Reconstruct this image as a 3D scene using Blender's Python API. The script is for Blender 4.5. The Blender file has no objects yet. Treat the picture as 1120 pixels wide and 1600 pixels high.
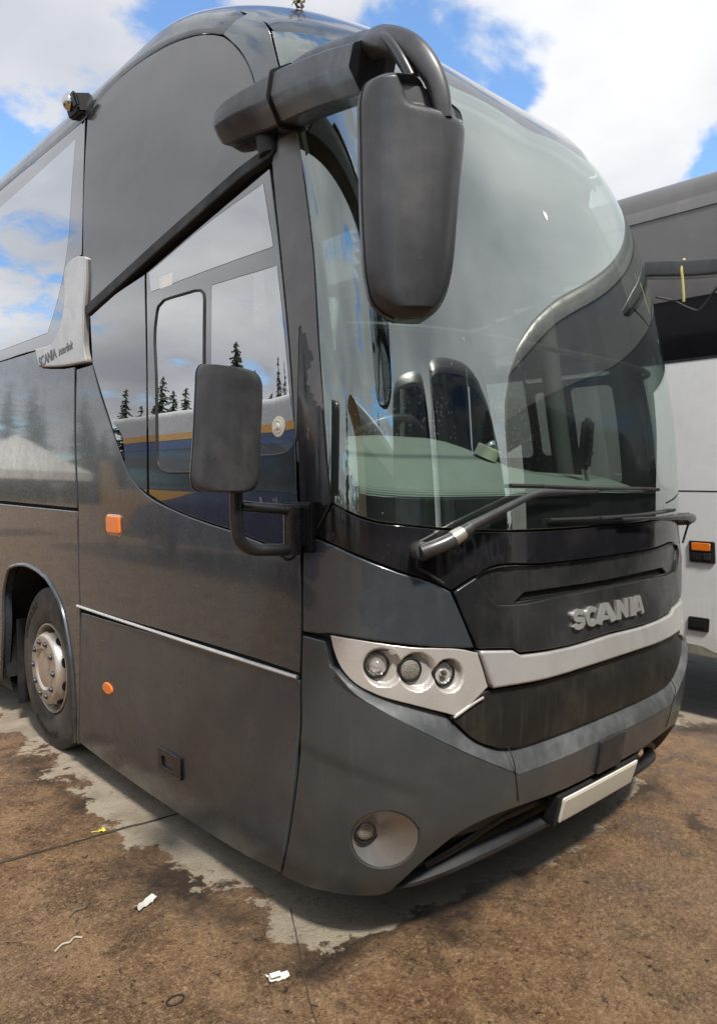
import bpy, bmesh, math, random
import numpy as np
from math import radians, sin, cos, pi
from mathutils import Vector, Matrix, geometry
random.seed(7); np.random.seed(7)
scene = bpy.context.scene
COL = scene.collection

# ------------------------------------------------------------------ camera
cam_d = bpy.data.cameras.new('camera')
cam_d.sensor_width = 36.0; cam_d.lens = 25.99; cam_d.clip_start = 0.05; cam_d.clip_end = 3000
cam = bpy.data.objects.new('camera', cam_d); COL.objects.link(cam)
yaw, pitch = math.atan2(1060, 1155), math.atan2(55, 1155)
cam.location = (-2.97, -1.73, 1.76)
cam.rotation_euler = (pi/2 - pitch, 0, -yaw)
scene.camera = cam

BLOBS = [((-0.35,0.9,0.35), radians(40), 0.05), ((0.66,-0.38,0.64), radians(42), 0.24), ((0.25,-0.85,0.45), radians(55), 0.14), ((-0.85,0.3,0.4), radians(60), 0.10), ((0.299, 0.834, 0.463), radians(9), 0.16), ((0.327, 0.857, 0.399), radians(7), -0.2), ((0.428, 0.778, 0.461), radians(10), -0.16), ((0.543, 0.654, 0.527), radians(9), 0.15), ((0.674, 0.580, 0.458), radians(9), -0.2), ((0.754, 0.520, 0.400), radians(5), -0.16), ((0.776, 0.428, 0.463), radians(14), 0.22), ((0.807, 0.443, 0.391), radians(7), 0.2), ((0.853, 0.371, 0.367), radians(4), -0.25), ((0.615, 0.606, 0.504), radians(6), -0.05)]
SKYMUL = (1.7, 1.95, 2.1)
# ------------------------------------------------------------------ world, sun, exposure
SUN_EL, SUN_AZ = radians(57), radians(199)      # azimuth clockwise from +Y: behind and left of the viewer
world = bpy.data.worlds.new('World'); scene.world = world; world.use_nodes = True
nt = world.node_tree; nt.nodes.clear()
def wn(t, **k):
    n = nt.nodes.new(t)
    for a, b in k.items(): setattr(n, a, b)
    return n
wl = nt.links.new
def wmath(op, a, b=None, clamp=False):
    n = wn('ShaderNodeMath', operation=op, use_clamp=clamp)
    for i, x in enumerate((a, b)):
        if x is None: continue
        if isinstance(x, (int, float)): n.inputs[i].default_value = x
        else: wl(x, n.inputs[i])
    return n.outputs[0]
sky = wn('ShaderNodeTexSky', sky_type='NISHITA', sun_disc=False, sun_elevation=SUN_EL, sun_rotation=SUN_AZ, air_density=1.0, dust_density=0.4, ozone_density=2.5)
tc = wn('ShaderNodeTexCoord')
sep = wn('ShaderNodeSeparateXYZ'); wl(tc.outputs['Generated'], sep.inputs[0])
zz = wmath('ADD', wmath('MAXIMUM', sep.outputs[2], 0.0), 0.22)
comb = wn('ShaderNodeCombineXYZ')
wl(wmath('DIVIDE', sep.outputs[0], zz), comb.inputs[0]); wl(wmath('DIVIDE', sep.outputs[1], zz), comb.inputs[1])
n1 = wn('ShaderNodeTexNoise'); n1.inputs['Scale'].default_value = 2.6; n1.inputs['Detail'].default_value = 9; n1.inputs['Roughness'].default_value = 0.56
n1.inputs['Distortion'].default_value = 0.25
wl(comb.outputs[0], n1.inputs['Vector'])
n2 = wn('ShaderNodeTexNoise'); n2.inputs['Scale'].default_value = 1.3; n2.inputs['Detail'].default_value = 5
mp = wn('ShaderNodeMapping'); mp.inputs['Location'].default_value = (3.1, 7.7, 0); wl(comb.outputs[0], mp.inputs['Vector']); wl(mp.outputs[0], n2.inputs['Vector'])
dens = wmath('ADD', n1.outputs['Fac'], 0.05)
def blob(d, rad, w):            # a broad clearing (w<0) or a bank of cloud (w>0) in one direction of the sky
    global dens
    v = wn('ShaderNodeVectorMath', operation='DOT_PRODUCT'); v.inputs[1].default_value = Vector(d).normalized()
    wl(tc.outputs['Generated'], v.inputs[0])
    m = wn('ShaderNodeMapRange', interpolation_type='SMOOTHSTEP'); m.inputs['From Min'].default_value = cos(rad); m.inputs['From Max'].default_value = 1.0
    m.inputs['To Min'].default_value = 0; m.inputs['To Max'].default_value = w
    wl(v.outputs['Value'], m.inputs['Value'])
    dens = wmath('ADD', dens, m.outputs[0])
for b in BLOBS: blob(*b)
cm = wn('ShaderNodeMapRange', interpolation_type='SMOOTHSTEP'); cm.inputs['From Min'].default_value = 0.475; cm.inputs['From Max'].default_value = 0.585
wl(dens, cm.inputs['Value'])
shade = wn('ShaderNodeMapRange'); shade.inputs['From Min'].default_value = 0.35; shade.inputs['From Max'].default_value = 0.68
wl(n2.outputs['Fac'], shade.inputs['Value'])
cc = wn('ShaderNodeMix', data_type='RGBA'); cc.inputs['A'].default_value = (5.0, 5.2, 5.7, 1); cc.inputs['B'].default_value = (8.7, 8.75, 8.9, 1)
wl(shade.outputs[0], cc.inputs['Factor'])
skyc = wn('ShaderNodeVectorMath', operation='MULTIPLY'); skyc.inputs[1].default_value = SKYMUL
wl(sky.outputs[0], skyc.inputs[0])
mx = wn('ShaderNodeMix', data_type='RGBA'); wl(cm.outputs[0], mx.inputs['Factor']); wl(skyc.outputs[0], mx.inputs['A']); wl(cc.outputs['Result'], mx.inputs['B'])
bg = wn('ShaderNodeBackground'); bg.inputs['Strength'].default_value = 0.10
wl(mx.outputs['Result'], bg.inputs['Color'])
wo = wn('ShaderNodeOutputWorld'); wl(bg.outputs[0], wo.inputs['Surface'])

sun_d = bpy.data.lights.new('sun', 'SUN'); sun_d.energy = 4.0; sun_d.angle = radians(6); sun_d.color = (1.0, 0.95, 0.87)
sun = bpy.data.objects.new('sun', sun_d); COL.objects.link(sun)
sd = Vector((sin(SUN_AZ)*cos(SUN_EL), cos(SUN_AZ)*cos(SUN_EL), sin(SUN_EL)))
sun.rotation_euler = sd.to_track_quat('Z', 'Y').to_euler(); sun.location = sd*50
scene.view_settings.view_transform = 'Standard'; scene.view_settings.look = 'None'
scene.view_settings.exposure = 0.38; scene.view_settings.gamma = 1.0; scene.view_settings.use_curve_mapping = False

# ------------------------------------------------------------------ materials
class NG:
    def __init__(s, name):
        s.m = bpy.data.materials.new(name); s.m.use_nodes = True; s.t = s.m.node_tree
        s.p = s.t.nodes['Principled BSDF']; s.out = s.t.nodes['Material Output']
    def n(s, t, **k):
        x = s.t.nodes.new(t)
        for a, b in k.items(): setattr(x, a, b)
        return x
    def l(s, a, b): s.t.links.new(a, b)
    def co(s, scale=(1, 1, 1), loc=(0, 0, 0)):
        c = s.n('ShaderNodeTexCoord'); m = s.n('ShaderNodeMapping'); m.inputs['Scale'].default_value = scale; m.inputs['Location'].default_value = loc
        s.l(c.outputs['Object'], m.inputs['Vector']); return m.outputs[0]
    def noise(s, v, scale, det=4, rough=0.55, dist=0):
        x = s.n('ShaderNodeTexNoise'); x.inputs['Scale'].default_value = scale; x.inputs['Detail'].default_value = det
        x.inputs['Roughness'].default_value = rough; x.inputs['Distortion'].default_value = dist; s.l(v, x.inputs['Vector']); return x.outputs['Fac']
    def ramp(s, v, a, b, lo=0.0, hi=1.0):
        x = s.n('ShaderNodeMapRange', interpolation_type='SMOOTHSTEP'); x.inputs['From Min'].default_value = a; x.inputs['From Max'].default_value = b
        x.inputs['To Min'].default_value = lo; x.inputs['To Max'].default_value = hi; s.l(v, x.inputs['Value']); return x.outputs[0]
    def math(s, op, a, b=0.0, clamp=False):
        x = s.n('ShaderNodeMath', operation=op, use_clamp=clamp)
        for i, y in enumerate((a, b)):
            if isinstance(y, (int, float)): x.inputs[i].default_value = y
            else: s.l(y, x.inputs[i])
        return x.outputs[0]
    def mix(s, f, a, b):
        x = s.n('ShaderNodeMix', data_type='RGBA')
        for k, y in (('Factor', f), ('A', a), ('B', b)):
            if isinstance(y, (int, float)): x.inputs[k].default_value = y
            elif isinstance(y, tuple): x.inputs[k].default_value = y if len(y) == 4 else y + (1,)
            else: s.l(y, x.inputs[k])
        return x.outputs['Result']
    def bump(s, h, strength, dist=0.01):
        x = s.n('ShaderNodeBump'); x.inputs['Strength'].default_value = strength; x.inputs['Distance'].default_value = dist
        s.l(h, x.inputs['Height']); s.l(x.outputs[0], s.p.inputs['Normal']); return x
def worn(name, col, rough, metal=0.0, coat=0.0, dust=(0.2, 0.18, 0.15), dustiness=0.35, specks=0.0, streak=0.3, ior=1.5, wave=0.0, coat_rough=0.08, fine=0.0):
    g = NG(name); p = g.p
    v = g.co()
    mott = g.noise(v, 5, 7, 0.62); st = g.noise(g.co((45, 45, 2.2)), 1.0, 4, 0.6)
    f = g.ramp(mott, 0.42, 0.75, 0.0, dustiness)
    f = g.math('ADD', f, g.ramp(st, 0.5, 0.8, 0.0, streak*dustiness), True)
    if specks:
        sp = g.ramp(g.noise(v, 130, 2, 0.5), 0.70, 0.735, 0.0, specks)
        f = g.math('ADD', f, g.math('MULTIPLY', sp, g.ramp(mott, 0.35, 0.6)), True)
    g.l(g.mix(f, col, dust), p.inputs['Base Color'])
    g.l(g.ramp(g.noise(v, 9, 6, 0.65), 0.3, 0.75, max(rough-0.07, 0.02), rough+0.14), p.inputs['Roughness'])
    p.inputs['Metallic'].default_value = metal; p.inputs['Coat Weight'].default_value = coat; p.inputs['Coat Roughness'].default_value = coat_rough; p.inputs['IOR'].default_value = ior
    if wave or fine:
        h = g.math('MULTIPLY', g.noise(v, 2.3, 2), wave)
        if fine: h = g.math('ADD', h, g.math('MULTIPLY', g.noise(v, 260, 2), fine))
        g.bump(h, 1.0, 0.01)
    return g.m
def glass(name, tint, base=0.07, rough=0.0, refl=(1, 1, 1), power=4.0):
    g = NG(name); g.t.nodes.remove(g.p)
    tr = g.n('ShaderNodeBsdfTransparent'); tr.inputs[0].default_value = tint + (1,)
    gl = g.n('ShaderNodeBsdfGlossy'); gl.inputs['Roughness'].default_value = rough; gl.inputs['Color'].default_value = refl + (1,)
    lw = g.n('ShaderNodeLayerWeight'); lw.inputs['Blend'].default_value = 0.5
    f = g.math('ADD', g.math('MULTIPLY', g.math('POWER', lw.outputs['Facing'], power), 1-base), base)
    # a thin film of grime in patches
    df = g.n('ShaderNodeBsdfDiffuse'); df.inputs[0].default_value = (0.45, 0.45, 0.42, 1)
    mx = g.n('ShaderNodeMixShader'); g.l(f, mx.inputs[0]); g.l(tr.outputs[0], mx.inputs[1]); g.l(gl.outputs[0], mx.inputs[2])
    v = g.co(); st = g.noise(g.co((3, 3, 1.2)), 1.6, 6, 0.6)
    sp = g.ramp(g.noise(v, 90, 2, 0.5), 0.745, 0.77, 0.0, 0.35)
    m2 = g.n('ShaderNodeMixShader'); g.l(g.math('ADD', g.ramp(st, 0.4, 0.8, 0.0, 0.02), sp, True), m2.inputs[0]); g.l(mx.outputs[0], m2.inputs[1]); g.l(df.outputs[0], m2.inputs[2])
    wv = g.n('ShaderNodeBump'); wv.inputs['Strength'].default_value = 1.0; wv.inputs['Distance'].default_value = 0.01
    g.l(g.math('MULTIPLY', g.noise(v, 1.8, 2), 0.06), wv.inputs['Height']); g.l(wv.outputs[0], gl.inputs['Normal'])
    g.l(m2.outputs[0], g.out.inputs['Surface'])
    return g.m
M = {}
M['paint'] = worn('grey metallic paint', (0.060, 0.071, 0.080), 0.26, 0.35, 0.9, (0.15, 0.15, 0.145), 0.13, 0.7, 0.4, wave=0.07, coat_rough=0.05)
M['low_paint'] = worn('dusty grey metallic paint', (0.062, 0.071, 0.078), 0.33, 0.30, 0.45, (0.20, 0.19, 0.175), 0.16, 1.0, 0.5, wave=0.07, coat_rough=0.22)
M['beige'] = worn('beige coach paint', (0.42, 0.36, 0.28), 0.35, 0.1, 0.3, (0.3, 0.26, 0.2), 0.2)
M['front_paint'] = worn('dull grey bumper paint', (0.064, 0.071, 0.075), 0.36, 0.30, 0.35, (0.17, 0.16, 0.14), 0.18, 0.4, 0.5, wave=0.05, coat_rough=0.2)
M['ledge'] = worn('chalky grey plastic', (0.060, 0.064, 0.067), 0.42, 0.1, 0.15, (0.24, 0.25, 0.25), 0.45, 0.5, 0.4, fine=0.01)
M['panel_glass'] = worn('smoked panel glass', (0.030, 0.029, 0.028), 0.06, 0.0, 0.0, (0.10, 0.09, 0.08), 0.22, 0.1, 0.3, ior=2.1, wave=0.06)
M['gloss_black'] = worn('gloss black trim', (0.010, 0.010, 0.012), 0.07, 0.0, 0.3, (0.12, 0.11, 0.10), 0.10, 0.35, 0.6, wave=0.02)
M['grille'] = worn('satin black grille plastic', (0.014, 0.015, 0.016), 0.30, 0.0, 0.2, (0.14, 0.13, 0.11), 0.14, 0.4, 0.8, fine=0.004)
M['low_grille'] = worn('brown black mesh grille', (0.013, 0.012, 0.011), 0.42, 0.0, 0.0, (0.10, 0.085, 0.065), 0.25, 0.3, 1.0)
M['plastic'] = worn('weathered dark grey plastic', (0.027, 0.027, 0.029), 0.38, 0.0, 0.3, (0.13, 0.125, 0.12), 0.28, 0.5, 0.5, fine=0.012, coat_rough=0.25)
M['arm_black'] = worn('satin black arm', (0.014, 0.014, 0.015), 0.28, 0.0, 0.3, (0.12, 0.12, 0.12), 0.18, 0.5, 0.3, fine=0.006)
M['arm_gloss'] = worn('gloss dark mirror arm', (0.013, 0.013, 0.015), 0.34, 0.0, 0.25, (0.10, 0.10, 0.10), 0.16, 0.4, 0.4, coat_rough=0.12)
M['lip'] = worn('dull black lip', (0.014, 0.015, 0.018), 0.5, 0, 0, (0.06, 0.055, 0.05), 0.3)
M['sensor'] = worn('scuffed sensor cover', (0.022, 0.023, 0.025), 0.4, 0, 0.1, (0.09, 0.09, 0.09), 0.5)
M['rubber'] = worn('black rubber', (0.010, 0.010, 0.010), 0.6, 0.0, 0.0, (0.06, 0.055, 0.05), 0.3)
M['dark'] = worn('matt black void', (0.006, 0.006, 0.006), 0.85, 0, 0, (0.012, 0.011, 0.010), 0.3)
M['interior'] = worn('dark cabin lining', (0.055, 0.055, 0.055), 0.8, 0, 0, (0.08, 0.08, 0.08), 0.3)
M['silver'] = worn('silver painted plastic', (0.52, 0.51, 0.49), 0.32, 0.45, 0.25, (0.36, 0.33, 0.29), 0.32, 0.25, 0.8, fine=0.003)
M['bezel'] = worn('warm silver lamp bezel', (0.60, 0.565, 0.52), 0.30, 0.45, 0.3, (0.40, 0.36, 0.31), 0.25, 0.2, 0.3)
M['chrome'] = worn('brushed chrome', (0.62, 0.61, 0.59), 0.22, 1.0, 0.0, (0.32, 0.30, 0.27), 0.25)
M['emblem'] = worn('satin silver emblem', (0.50, 0.495, 0.48), 0.35, 0.6, 0.2, (0.32, 0.30, 0.27), 0.25)
M['alloy'] = worn('brake dusted alloy', (0.60, 0.55, 0.48), 0.34, 0.7, 0.1, (0.27, 0.21, 0.16), 0.45)
M['cone'] = worn('fog lamp cone', (0.32, 0.32, 0.31), 0.25, 0.65, 0.5, (0.18, 0.17, 0.15), 0.2)
M['tyre'] = worn('tyre rubber', (0.050, 0.046, 0.041), 0.7, 0, 0, (0.14, 0.12, 0.095), 0.6, fine=0.02)
M['tyre_letter'] = worn('raised tyre lettering', (0.008, 0.008, 0.008), 0.5, 0, 0, (0.03, 0.025, 0.02), 0.3)
M['plate'] = worn('blank cream plate', (0.47, 0.45, 0.38), 0.35, 0, 0, (0.40, 0.37, 0.30), 0.3, 0.0, 0.0)
M['plate_edge'] = worn('plate border', (0.72, 0.70, 0.64), 0.4, 0, 0, (0.3, 0.27, 0.22), 0.4)
M['white'] = worn('white coach paint', (0.86, 0.86, 0.85), 0.30, 0.0, 0.3, (0.58, 0.54, 0.48), 0.22, 0.3, 1.0)
M['ngrey'] = worn('grey upper panel', (0.12, 0.113, 0.11), 0.16, 0.0, 0.5, (0.2, 0.19, 0.18), 0.25, 0.1, 0.4, wave=0.05)
M['ngrey_light'] = worn('light grey cant rail', (0.20, 0.192, 0.188), 0.38, 0.2, 0.2, (0.45, 0.42, 0.39), 0.3)
M['ngrey_dark'] = worn('grey roof skin', (0.14, 0.135, 0.13), 0.4, 0.2, 0.2, (0.22, 0.2, 0.19), 0.3)
M['black_window'] = worn('black coach window', (0.006, 0.006, 0.008), 0.03, 0, 0, (0.02, 0.02, 0.02), 0.2, ior=1.7)
M['blue'] = worn('deep blue coach paint', (0.018, 0.040, 0.16), 0.25, 0.1, 0.4, (0.1, 0.1, 0.12), 0.2)
M['yellow'] = worn('yellow livery', (0.85, 0.42, 0.03), 0.35, 0, 0.2, (0.4, 0.3, 0.2), 0.2)
M['offwhite'] = worn('off white roof', (0.72, 0.71, 0.68), 0.45, 0, 0, (0.4, 0.38, 0.34), 0.3)
M['dash'] = worn('grey green dashboard', (0.235, 0.255, 0.235), 0.6, 0, 0, (0.32, 0.32, 0.28), 0.3)
M['seat_leather'] = worn('black seat leather', (0.022, 0.025, 0.031), 0.4, 0, 0, (0.04, 0.04, 0.05), 0.3)
M['tape'] = worn('cream tape', (0.62, 0.60, 0.48), 0.6, 0, 0, (0.5, 0.48, 0.38), 0.3)
M['paper'] = worn('scrap paper', (0.50, 0.485, 0.45), 0.6, 0, 0, (0.3, 0.25, 0.2), 0.5)
M['leaf'] = worn('yellow leaf', (0.62, 0.52, 0.04), 0.5, 0, 0, (0.5, 0.34, 0.05), 0.4)
M['dryleaf'] = worn('dry leaf', (0.30, 0.24, 0.12), 0.6, 0, 0, (0.45, 0.40, 0.26), 0.6)
M['twig'] = worn('dead twig', (0.10, 0.08, 0.06), 0.7, 0, 0, (0.2, 0.17, 0.14), 0.4)
M['palestalk'] = worn('pale dry stalk', (0.42, 0.38, 0.30), 0.7, 0, 0, (0.3, 0.27, 0.2), 0.4)
M['canvas'] = worn('white canvas', (0.78, 0.76, 0.70), 0.7, 0, 0, (0.6, 0.57, 0.5), 0.3)
M['bark'] = worn('bark', (0.07, 0.05, 0.035), 0.9, 0, 0, (0.12, 0.1, 0.08), 0.5)
M['needle'] = worn('conifer needles', (0.020, 0.036, 0.016), 0.75, 0, 0, (0.05, 0.07, 0.03), 0.6)
M['broadleaf'] = worn('woodland leaves', (0.030, 0.045, 0.016), 0.75, 0, 0, (0.07, 0.08, 0.03), 0.7)
M['red'] = worn('red lens', (0.35, 0.01, 0.015), 0.15, 0, 0.5)
M['headlining'] = worn('pale cabin lining', (0.42, 0.43, 0.40), 0.8, 0, 0, (0.3, 0.3, 0.28), 0.3)
M['strap'] = worn('yellow tie strap', (0.50, 0.42, 0.15), 0.5, 0, 0, (0.5, 0.42, 0.15), 0.3)
g = NG('amber lens'); g.p.inputs['Base Color'].default_value = (0.85, 0.20, 0.012, 1); g.p.inputs['Roughness'].default_value = 0.15; g.p.inputs['Coat Weight'].default_value = 0.6
w = g.n('ShaderNodeTexWave'); w.inputs['Scale'].default_value = 90; w.bands_direction = 'Z'; g.l(g.co(), w.inputs['Vector']); g.bump(w.outputs['Fac'], 0.5, 0.002); M['amber'] = g.m
g = NG('lamp glass'); g.p.inputs['Base Color'].default_value = (0.9, 0.9, 0.88, 1); g.p.inputs['Roughness'].default_value = 0.03; g.p.inputs['Transmission Weight'].default_value = 0.9; g.p.inputs['IOR'].default_value = 1.45; M['lens'] = g.m
g = NG('lamp reflector'); g.p.inputs['Base Color'].default_value = (0.55, 0.54, 0.5, 1); g.p.inputs['Metallic'].default_value = 1; g.p.inputs['Roughness'].default_value = 0.18
vo = g.n('ShaderNodeTexVoronoi'); vo.inputs['Scale'].default_value = 110; g.l(g.co(), vo.inputs['Vector']); g.bump(vo.outputs['Distance'], 0.8, 0.006); M['reflector'] = g.m
g = NG('honeycomb lamp'); vo = g.n('ShaderNodeTexVoronoi'); vo.inputs['Scale'].default_value = 260; g.l(g.co(), vo.inputs['Vector'])
g.l(g.mix(g.ramp(vo.outputs['Distance'], 0.2, 0.6), (0.36, 0.33, 0.28), (0.13, 0.12, 0.10)), g.p.inputs['Base Color']); g.p.inputs['Roughness'].default_value = 0.3; g.p.inputs['Coat Weight'].default_value = 0.8; M['honeycomb'] = g.m
g = NG('mirror ball'); g.p.inputs['Base Color'].default_value = (0.9, 0.9, 0.9, 1); g.p.inputs['Metallic'].default_value = 1; g.p.inputs['Roughness'].default_value = 0.04; M['mirror'] = g.m
g = NG('dotted moquette'); vo = g.n('ShaderNodeTexVoronoi'); vo.inputs['Scale'].default_value = 26; vo.inputs['Randomness'].default_value = 0.85; g.l(g.co(), vo.inputs['Vector'])
g.l(g.mix(g.ramp(vo.outputs['Distance'], 0.20, 0.26), (0.62, 0.58, 0.42), (0.03, 0.034, 0.045)), g.p.inputs['Base Color']); g.p.inputs['Roughness'].default_value = 0.9; M['moquette'] = g.m
M['wrap'] = worn('grey vinyl wrap', (0.155, 0.152, 0.15), 0.42, 0.2, 0.2, (0.2, 0.19, 0.18), 0.35, 0.1, 0.6, coat_rough=0.3)
M['ws_glass'] = glass('windscreen glass', (0.78, 0.90, 0.84), 0.24, refl=(0.88, 0.95, 0.90), power=2.2)
M['side_glass'] = glass('tinted side glass', (0.30, 0.31, 0.31), 0.50, refl=(0.92, 0.94, 0.97), power=2.6)
M['cab_glass'] = glass('cab side glass', (0.55, 0.57, 0.56), 0.44, refl=(0.94, 0.95, 0.96), power=2.6)
M['side_border'] = glass('black glazed border', (0.03, 0.03, 0.03), 0.15, refl=(0.95, 0.95, 0.96), power=2.4)
M['frit'] = worn('black glass border', (0.012, 0.012, 0.013), 0.5, 0, 0, (0.04, 0.04, 0.04), 0.3)

def ground_material():
    g = NG('wet stained concrete'); p = g.p
    v = g.co(); s = g.n('ShaderNodeSeparateXYZ'); g.l(v, s.inputs[0])
    # dry footprint: the rounded outline of the coach, with a ragged drip edge
    ax = g.math('DIVIDE', g.math('ABSOLUTE', s.outputs[0]), 1.31)
    fy = g.math('MAXIMUM', g.math('DIVIDE', g.math('SUBTRACT', 1.0, s.outputs[1]), 0.80), 0.0)
    d = g.math('POWER', g.math('ADD', g.math('POWER', ax, 3.2), g.math('POWER', fy, 3.2)), 1/3.2)
    # the neighbouring coach keeps its own patch dry
    ax2 = g.math('DIVIDE', g.math('ABSOLUTE', g.math('SUBTRACT', s.outputs[0], 3.78)), 1.36)
    d2 = g.math('POWER', g.math('ADD', g.math('POWER', ax2, 3.2), g.math('POWER', g.math('MAXIMUM', g.math('DIVIDE', g.math('SUBTRACT', -0.3, s.outputs[1]), 0.8), 0.0), 3.2)), 1/3.2)
    d = g.math('MINIMUM', d, d2)
    nb = g.noise(v, 2.1, 3, 0.5); ns = g.noise(v, 14, 8, 0.72)
    d = g.math('ADD', d, g.math('MULTIPLY', g.math('SUBTRACT', nb, 0.52), 0.70))
    d = g.math('ADD', d, g.math('MULTIPLY', g.math('SUBTRACT', ns, 0.5), 0.34))
    wet = g.ramp(d, 0.985, 1.015)
    edge = g.math('MULTIPLY', g.ramp(d, 0.98, 1.02), g.ramp(d, 1.03, 1.28, 1.0, 0.0))
    big = g.noise(v, 0.7, 5, 0.6); mid = g.noise(v, 4.5, 7, 0.68); fin = g.noise(v, 50, 7, 0.80, 0.4); grit = g.noise(v, 190, 3, 0.7)
    pit = g.noise(v, 22, 8, 0.75)
    grain = g.noise(v, 120, 5, 0.75, 0.6)
    soak = g.noise(v, 1.5, 5, 0.62); puddle = g.ramp(g.noise(v, 2.4, 6, 0.62), 0.50, 0.62)
    wc = g.mix(g.ramp(mid, 0.34, 0.66), (0.170, 0.080, 0.029), (0.375, 0.218, 0.102))
    wc = g.mix(g.ramp(big, 0.42, 0.66, 0.0, 0.40), wc, (0.37, 0.25, 0.145))
    wc = g.mix(g.math('MULTIPLY', puddle, 0.58), wc, (0.095, 0.048, 0.020))
    wc = g.mix(g.ramp(fin, 0.51, 0.62, 0.0, 0.75), wc, (0.56, 0.365, 0.20))
    wc = g.mix(g.ramp(grain, 0.54, 0.64, 0.0, 0.50), wc, (0.60, 0.42, 0.26))
    wc = g.mix(g.ramp(grain, 0.46, 0.38, 0.0, 0.55), wc, (0.040, 0.021, 0.010))
    wc = g.mix(g.ramp(fin, 0.44, 0.36, 0.0, 0.90), wc, (0.028, 0.016, 0.008))
    wc = g.mix(g.ramp(pit, 0.42, 0.35, 0.0, 0.9), wc, (0.020, 0.012, 0.007))
    wc = g.mix(g.math('MULTIPLY', edge, g.ramp(soak, 0.42, 0.60, 0.25, 0.95)), wc, (0.034, 0.018, 0.009))
    dc = g.mix(g.ramp(mid, 0.3, 0.7), (0.37, 0.30, 0.215), (0.54, 0.46, 0.345))
    dc = g.mix(g.ramp(fin, 0.44, 0.32, 0.0, 0.75), dc, (0.12, 0.095, 0.07))
    dc = g.mix(g.ramp(pit, 0.40, 0.32, 0.0, 0.7), dc, (0.10, 0.08, 0.06))
    col = g.mix(wet, dc, wc)
    oil = g.ramp(g.noise(v, 1.7, 5, 0.66), 0.63, 0.69, 0.0, 0.7)
    col = g.mix(oil, col, (0.030, 0.020, 0.013))
    g.l(g.mix(g.ramp(grit, 0.62, 0.74, 0.0, 0.6), col, (0.50, 0.40, 0.29)), p.inputs['Base Color'])
    g.l(g.math('SUBTRACT', g.ramp(mid, 0.3, 0.7, 0.62, 0.80), g.math('MULTIPLY', wet, g.math('ADD', g.ramp(fin, 0.42, 0.62, 0.28, 0.08), g.math('MULTIPLY', puddle, 0.18)))), p.inputs['Roughness'])
    h = g.math('ADD', g.math('MULTIPLY', fin, 1.3), g.math('MULTIPLY', grit, 0.6))
    h = g.math('ADD', h, g.math('MULTIPLY', mid, 0.6)); h = g.math('ADD', h, g.math('MULTIPLY', pit, 0.9))
    g.bump(h, 1.0, 0.020)
    return g.m
M['ground'] = ground_material()

# ------------------------------------------------------------------ body section table: height, half width, nose position, corner depth, squareness
ROWS=np.array([
[0.08,1.20,0.07,0.58,3.0],
[0.30,1.25,-.04,0.64,3.1],
[0.60,1.272,-.105,0.67,3.2],
[0.85,1.275,-.125,0.68,3.2],
[1.10,1.275,-.11,0.68,3.2],
[1.60,1.272,-.08,0.68,3.2],
[2.00,1.262,-.04,0.69,3.4],
[2.40,1.25,.03,0.69,3.5],
[2.80,1.235,.12,0.69,3.6],
[3.10,1.217,.215,0.69,3.6],
[3.40,1.19,.35,0.69,3.4],
[3.60,1.172,.495,0.69,3.2],
[3.75,1.155,.68,0.68,3.0],
[3.88,1.14,.91,0.66,3.0],
[4.0,1.11,1.20,0.62,2.9],
[4.08,1.02,1.52,0.58,2.7],
[4.13,0.8,1.85,0.53,2.4],
[4.15,0.0,2.3,0.10,2.2]])

# panel outlines on the body surface, (u, v) in metres
LOCKER=[(-3.575,0.930),(-3.442,0.932),(-3.315,0.933),(-3.194,0.935),(-3.078,0.937),(-2.966,0.939),(-2.845,0.941),(-2.729,0.944),(-2.617,0.947),(-2.511,0.950),(-2.410,0.953),(-2.313,0.955),(-2.232,0.956),(-2.154,0.956),(-2.080,0.957),(-2.007,0.957),(-1.938,0.957),(-1.870,0.957),(-1.805,0.956),(-1.745,0.956),(-1.686,0.955),(-1.635,0.954),(-1.601,0.953),(-1.561,0.951),(-1.564,0.910),(-1.566,0.869),(-1.568,0.828),(-1.570,0.786),(-1.573,0.748),(-1.577,0.709),(-1.582,0.670),(-1.586,0.630),(-1.590,0.588),(-1.594,0.545),(-1.598,0.501),(-1.602,0.456),(-1.607,0.410),(-1.612,0.363),(-1.618,0.314),(-1.625,0.262),(-1.632,0.207),(-1.642,0.143),(-1.660,0.074),(-1.715,0.065),(-1.773,0.055),(-1.831,0.047),(-1.893,0.040),(-1.956,0.035),(-2.020,0.031),(-2.086,0.027),(-2.166,0.023),(-2.247,0.020),(-2.331,0.018),(-2.418,0.017),(-2.507,0.016),(-2.599,0.016),(-2.694,0.016),(-2.793,0.017),(-2.895,0.018),(-3.001,0.019),(-3.110,0.022),(-3.222,0.026),(-3.340,0.032),(-3.461,0.040),(-3.587,0.049),(-3.718,0.059),(-3.679,0.155),(-3.653,0.240),(-3.640,0.314),(-3.629,0.384),(-3.620,0.451),(-3.613,0.513),(-3.608,0.574),(-3.604,0.635),(-3.599,0.695),(-3.595,0.754),(-3.590,0.813),(-3.583,0.871)]
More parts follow.
